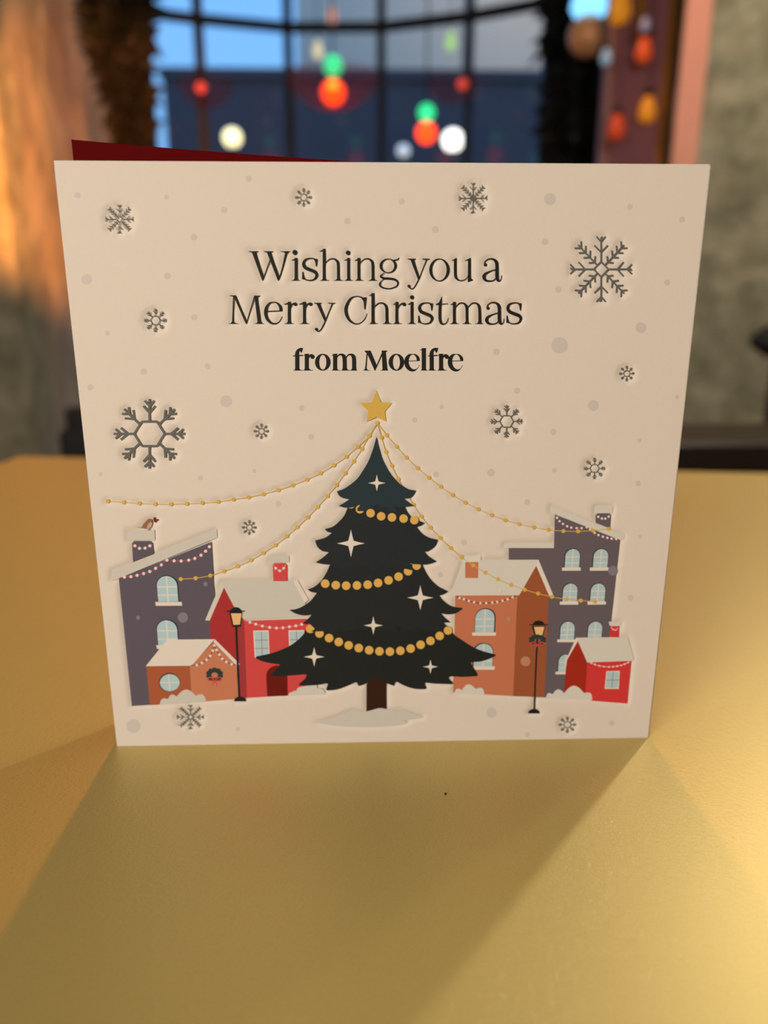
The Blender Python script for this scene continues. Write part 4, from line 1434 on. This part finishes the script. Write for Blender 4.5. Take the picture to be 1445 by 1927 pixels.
t1 = runs(A((714, 488), (700, 545), (680, 610), (640, 715), (590, 800), (545, 865), (490, 915), (420, 962), (356, 985)), A((356, 985), (372, 1020), (405, 1045), (467, 1058)), A((467, 1058), (420, 1090), (370, 1118)), A((370, 1118), (430, 1134), (500, 1130), (540, 1108), (565, 1112)),
          A((565, 1112), (540, 1145), (545, 1165)), A((545, 1165), (600, 1166)), A((600, 1166), (660, 1140), (715, 1105)), A((715, 1105), (740, 1142)), A((740, 1142), (800, 1132), (840, 1160), (895, 1172)), A((895, 1172), (885, 1140), (870, 1105)), A((870, 1105), (920, 1135), (970, 1128), (1062, 1118)),
          A((1062, 1118), (1010, 1088), (963, 1052)), A((963, 1052), (1020, 1046), (1055, 1015), (1072, 978)), A((1072, 978), (1010, 968), (950, 935), (900, 895), (850, 840), (800, 760), (760, 670), (730, 565), (714, 488)), n=4)

tree = Ink(13).poly(t4, K_T[3]).build('printed_tree', card, 'dark green Christmas tree in the middle of the card')


def bead_row(pts, layer):
    k = Ink(layer)
    for q in pts:
        k.disc(q[:2], 8.1, K_BEAD, n=22)
    k.build('bead_garland', tree)


bead_row(Bc((657, 888), (757, 938), (862, 988), (967, 1030), (1075, 1067), (1185, 1096), (1298, 1120), (1410, 1132)) + D((240, 1081), (348, 1072), (455, 1049), (558, 1010), (660, 970), (755, 918), (842, 862)), 14)
Ink(15).poly(t3, K_T[2]).build('tier', tree)
bead_row(Bc((820, 396), (935, 412), (1048, 418), (1165, 415), (1282, 407), (1395, 388)) + D((226, 342), (330, 304), (428, 248), (517, 190)), 16)
Ink(17).poly(t2, K_T[1]).build('tier', tree)
bead_row(A((483, 1102), (565, 1148), (661, 1184), (757, 1212), (855, 1222), (960, 1233), (1058, 1247)), 18)
Ink(19).poly(t1, K_T[0]).build('tier', tree)
tk = Ink(14)
tk.poly(D(*runs([(-2, 1420), (40, 1378), (100, 1352), (160, 1372), (203, 1408)], [(203, 1408), (204, 1674)], n=4)) + crop(560, 1290, 300)(*smooth([(805, 213), (745, 205), (680, 220), (622, 238)], 4)), K_TRUNK)
tk.build('trunk', tree)
Ep = crop(560, 1290, 300)
Ink(12).poly(Ep(*runs([(170, 335), (250, 320), (350, 290), (450, 245), (530, 222), (600, 238)], [(600, 238), (680, 226), (745, 207), (810, 217), (870, 222), (905, 237)], [(905, 237), (950, 222), (1040, 250), (1147, 283)], [(1147, 283), (1100, 298), (960, 318)], [(960, 318), (1002, 338), (900, 362), (750, 375), (550, 377), (400, 372), (260, 355), (170, 335)], n=4)), K_SNOWD).build('snow_mound', card)


def sparkle(x, y, hw, hh):
    k = .13
    pts = []
    for i in range(8):
        a = math.pi / 4 * i
        r = 1 if i % 2 == 0 else 0.27
        pts.append((x + hw * r * math.cos(a), y + hh * r * math.sin(a)))
    out = []
    for i in range(8):
        a, b_ = pts[i], pts[(i + 1) % 8]
        out.append(a)
        mx_, my = (a[0] + b_[0]) / 2, (a[1] + b_[1]) / 2
        out.append((mx_ + (x - mx_) * .05, my + (y - my) * .05))
    Ink(20).poly(out, K_CREAM).build('sparkle', tree)


for a in ((709, 909, 16.5, 15.8), (660.3, 1022.7, 26.2, 26), (702.4, 1177.1, 18.2, 17.2), (790.8, 1125, 24.8, 23.3), (591.1, 1236.2, 19.6, 18.2), (809.9, 1254.9, 14.2, 13.2)):
    sparkle(*a)
Ink(5).poly(A((714, 73), (755, 179), (858, 184), (790, 262), (804, 357), (716, 312), (624, 357), (638, 258), (566, 187), (672, 178)), K_GOLD).build('star', tree)

# ---- gold strings of lights from the star
F_ = crop(440, 720, 280)
G_ = crop(200, 860, 280)
K_ = crop(820, 860, 240)
top = A((720, 365))


def gold_string(pts, layer, first=True, r=3.9):
    k = Ink(layer)
    k.stroke([(q[0], q[1], 1.35) for q in pts], K_GOLD, 4)
    for q in (pts if first else pts[1:]):
        k.disc(q[:2], r, K_GOLD, n=14, dl=.3)
    k.build('gold_light_string', card)


gold_string(top + A((650, 482), (545, 580), (441, 672), (328, 750), (207, 822), (83, 880)) + F_((570, 998), (430, 1045), (285, 1084)) + G_((1380, 392), (1232, 414), (1083, 436), (930, 448), (780, 456), (627, 460), (473, 459), (318, 452), (167, 441), (12, 430)), 11)
gold_string([top[0]] + A((646, 484), (582, 601), (508, 714), (431, 822), (353, 928), (269, 1030), (181, 1128), (92, 1222)) + F_((615, 1405),) + [(539.5, 1009.5)] + H((822, 35), (695, 117), (566, 192), (427, 255), (284, 307), (142, 352)) + G_((867, 1178), (722, 1187)), 11.6, False)
gold_string(top + A((758, 498), (801, 630), (853, 755), (911, 876), (978, 992), (1050, 1108), (1120, 1213), (1203, 1315), (1293, 1410), (1387, 1500)) + I_((137, 570), (243, 645), (354, 712), (468, 772), (588, 824), (710, 867), (832, 902)) + J((180, 1215), (353, 1243), (520, 1258), (690, 1272)), 12.6, False)
gold_string(top + A((806, 476), (895, 580), (986, 680), (1087, 775), (1189, 862), (1297, 944)) + K_((190, 432), (335, 518), (480, 593), (633, 660), (787, 717), (945, 762), (1110, 798), (1275, 824)) + J((315, 437), (490, 440), (665, 430), (850, 410)), 13.2, False)

# ---- the folded sheet: front leaf pressed by the plates, red-lined back leaf
NX, NZ = 620, 622
hx, hz = CW / NX, CHT / NZ
mask = np.zeros((NZ + 1, NX + 1), bool)
for a, b_, c in PRESSED:
    xs = [(q[0] + CW / 2) / hx for q in (a, b_, c)]
    zs = [q[1] / hz for q in (a, b_, c)]
    i0, i1 = max(0, int(math.floor(min(xs)))), min(NX, int(math.ceil(max(xs))))
    j0, j1 = max(0, int(math.floor(min(zs)))), min(NZ, int(math.ceil(max(zs))))
    if i1 < i0 or j1 < j0:
        continue
    gx, gz = np.meshgrid(np.arange(i0, i1 + 1), np.arange(j0, j1 + 1))
    ok = None
    d = (xs[1] - xs[0]) * (zs[2] - zs[0]) - (xs[2] - xs[0]) * (zs[1] - zs[0])
    if abs(d) < 1e-12:
        continue
    s = 1 if d > 0 else -1
    ok = np.ones(gx.shape, bool)
    for p in range(3):
        q = (p + 1) % 3
        ex, ez = xs[q] - xs[p], zs[q] - zs[p]
        ln = math.hypot(ex, ez) or 1
        ok &= ((gz - zs[p]) * ex - (gx - xs[p]) * ez) * s / ln > -0.75
    mask[j0:j1 + 1, i0:i1 + 1] |= ok


def dilate(m):
    r = m.copy()
    r[1:] |= m[:-1]
    r[:-1] |= m[1:]
    r[:, 1:] |= m[:, :-1]
    r[:, :-1] |= m[:, 1:]
    return r


mask = dilate(mask)
g = np.exp(-0.5 * (np.arange(-6, 7) / 2.3) ** 2)
g /= g.sum()
fl = mask.astype(float)
fl = np.apply_along_axis(lambda r: np.convolve(r, g, 'same'), 0, fl)
fl = np.apply_along_axis(lambda r: np.convolve(r, g, 'same'), 1, fl)
depth = 0.00040 * fl
depth = np.where(mask, np.maximum(depth, INK0 + 0.000012), depth)
# faint wave of the sheet's fibre
X, Z = np.meshgrid(np.arange(NX + 1) * hx - CW / 2, np.arange(NZ + 1) * hz)
n = (NX + 1) * (NZ + 1)
co = np.zeros((n + 8, 3))
co[:n, 0] = X.ravel()
co[:n, 1] = depth.ravel()
co[:n, 2] = Z.ravel()
TH = 0.00055
w_ = NX + 1
idx = np.arange(n).reshape(NZ + 1, NX + 1)
quads = np.stack([idx[:-1, :-1], idx[:-1, 1:], idx[1:, 1:], idx[1:, :-1]], -1).reshape(-1, 4)
back = n
bl = [(-CW / 2, TH, 0), (CW / 2, TH, 0), (CW / 2, TH, CHT), (-CW / 2, TH, CHT)]
co[n:n + 4] = bl
cor = [int(idx[0, 0]), int(idx[0, -1]), int(idx[-1, -1]), int(idx[-1, 0])]
extra = [(n + 1, n, n + 3, n + 2), (cor[0], n, n + 1, cor[1]), (cor[1], n + 1, n + 2, cor[2]), (cor[2], n + 2, n + 3, cor[3]), (cor[3], n + 3, n, cor[0])]
allq = np.concatenate([quads, np.array(extra)])
me = bpy.data.meshes.new('front_leaf')
me.vertices.add(n + 4)
me.vertices.foreach_set('co', co[:n + 4].ravel().astype(np.float32))
me.loops.add(len(allq) * 4)
me.loops.foreach_set('vertex_index', allq.ravel().astype(np.int32))
me.polygons.add(len(allq))
me.polygons.foreach_set('loop_start', (np.arange(len(allq)) * 4).astype(np.int32))
sm = np.ones(len(allq), bool)
sm[-5:] = False
me.polygons.foreach_set('use_smooth', sm)
me.update(calc_edges=True)
M_paper = mat('white_cotton_paper', PAPER, 0.85, spec=0.15)
bump(M_paper, 1500, 0.30, 0.00012, 3.0)
me.materials.append(M_paper)
front = link(bpy.data.objects.new('front_leaf', me), card)
front['label'] = 'white letterpress front of the card'

M_red = mat('dark_red_lining', (0.095, 0.0009, 0.0012), 0.75, spec=0.05)
mb = MB()
vs, fs = [], []
K = 24
for i in range(K + 1):
    t = i / K                                   # 0 at the fold on the right, 1 at the free left edge
    x = CW / 2 - t * (CW + 0.0004)
    y = TH + 0.0002 + 0.0135 * t
    z = CHT - 0.0026 + 0.00467 * t + 0.00473 * t * t
    vs += [(x, y, 0.0), (x, y, z), (x, y + 0.0005, 0.0), (x, y + 0.0005, z)]
for i in range(K):
    a, b_ = i * 4, i * 4 + 4
    fs += [(a, a + 1, b_ + 1, b_), (a + 2, b_ + 2, b_ + 3, a + 3), (a + 1, a + 3, b_ + 3, b_ + 1), (a, b_, b_ + 2, a + 2)]
fs += [(0, 2, 3, 1), (K * 4, K * 4 + 1, K * 4 + 3, K * 4 + 2)]
mb.add(vs, fs)
bk = mb.build('back_leaf', M_red, card)
bk['label'] = 'dark red lined back leaf of the card'
# fold that joins the two leaves
MB().tube([(CW / 2, TH * .75, 0), (CW / 2, TH * .75, CHT - 0.0004)], 0.0004, 8).build('fold', M_paper, card)
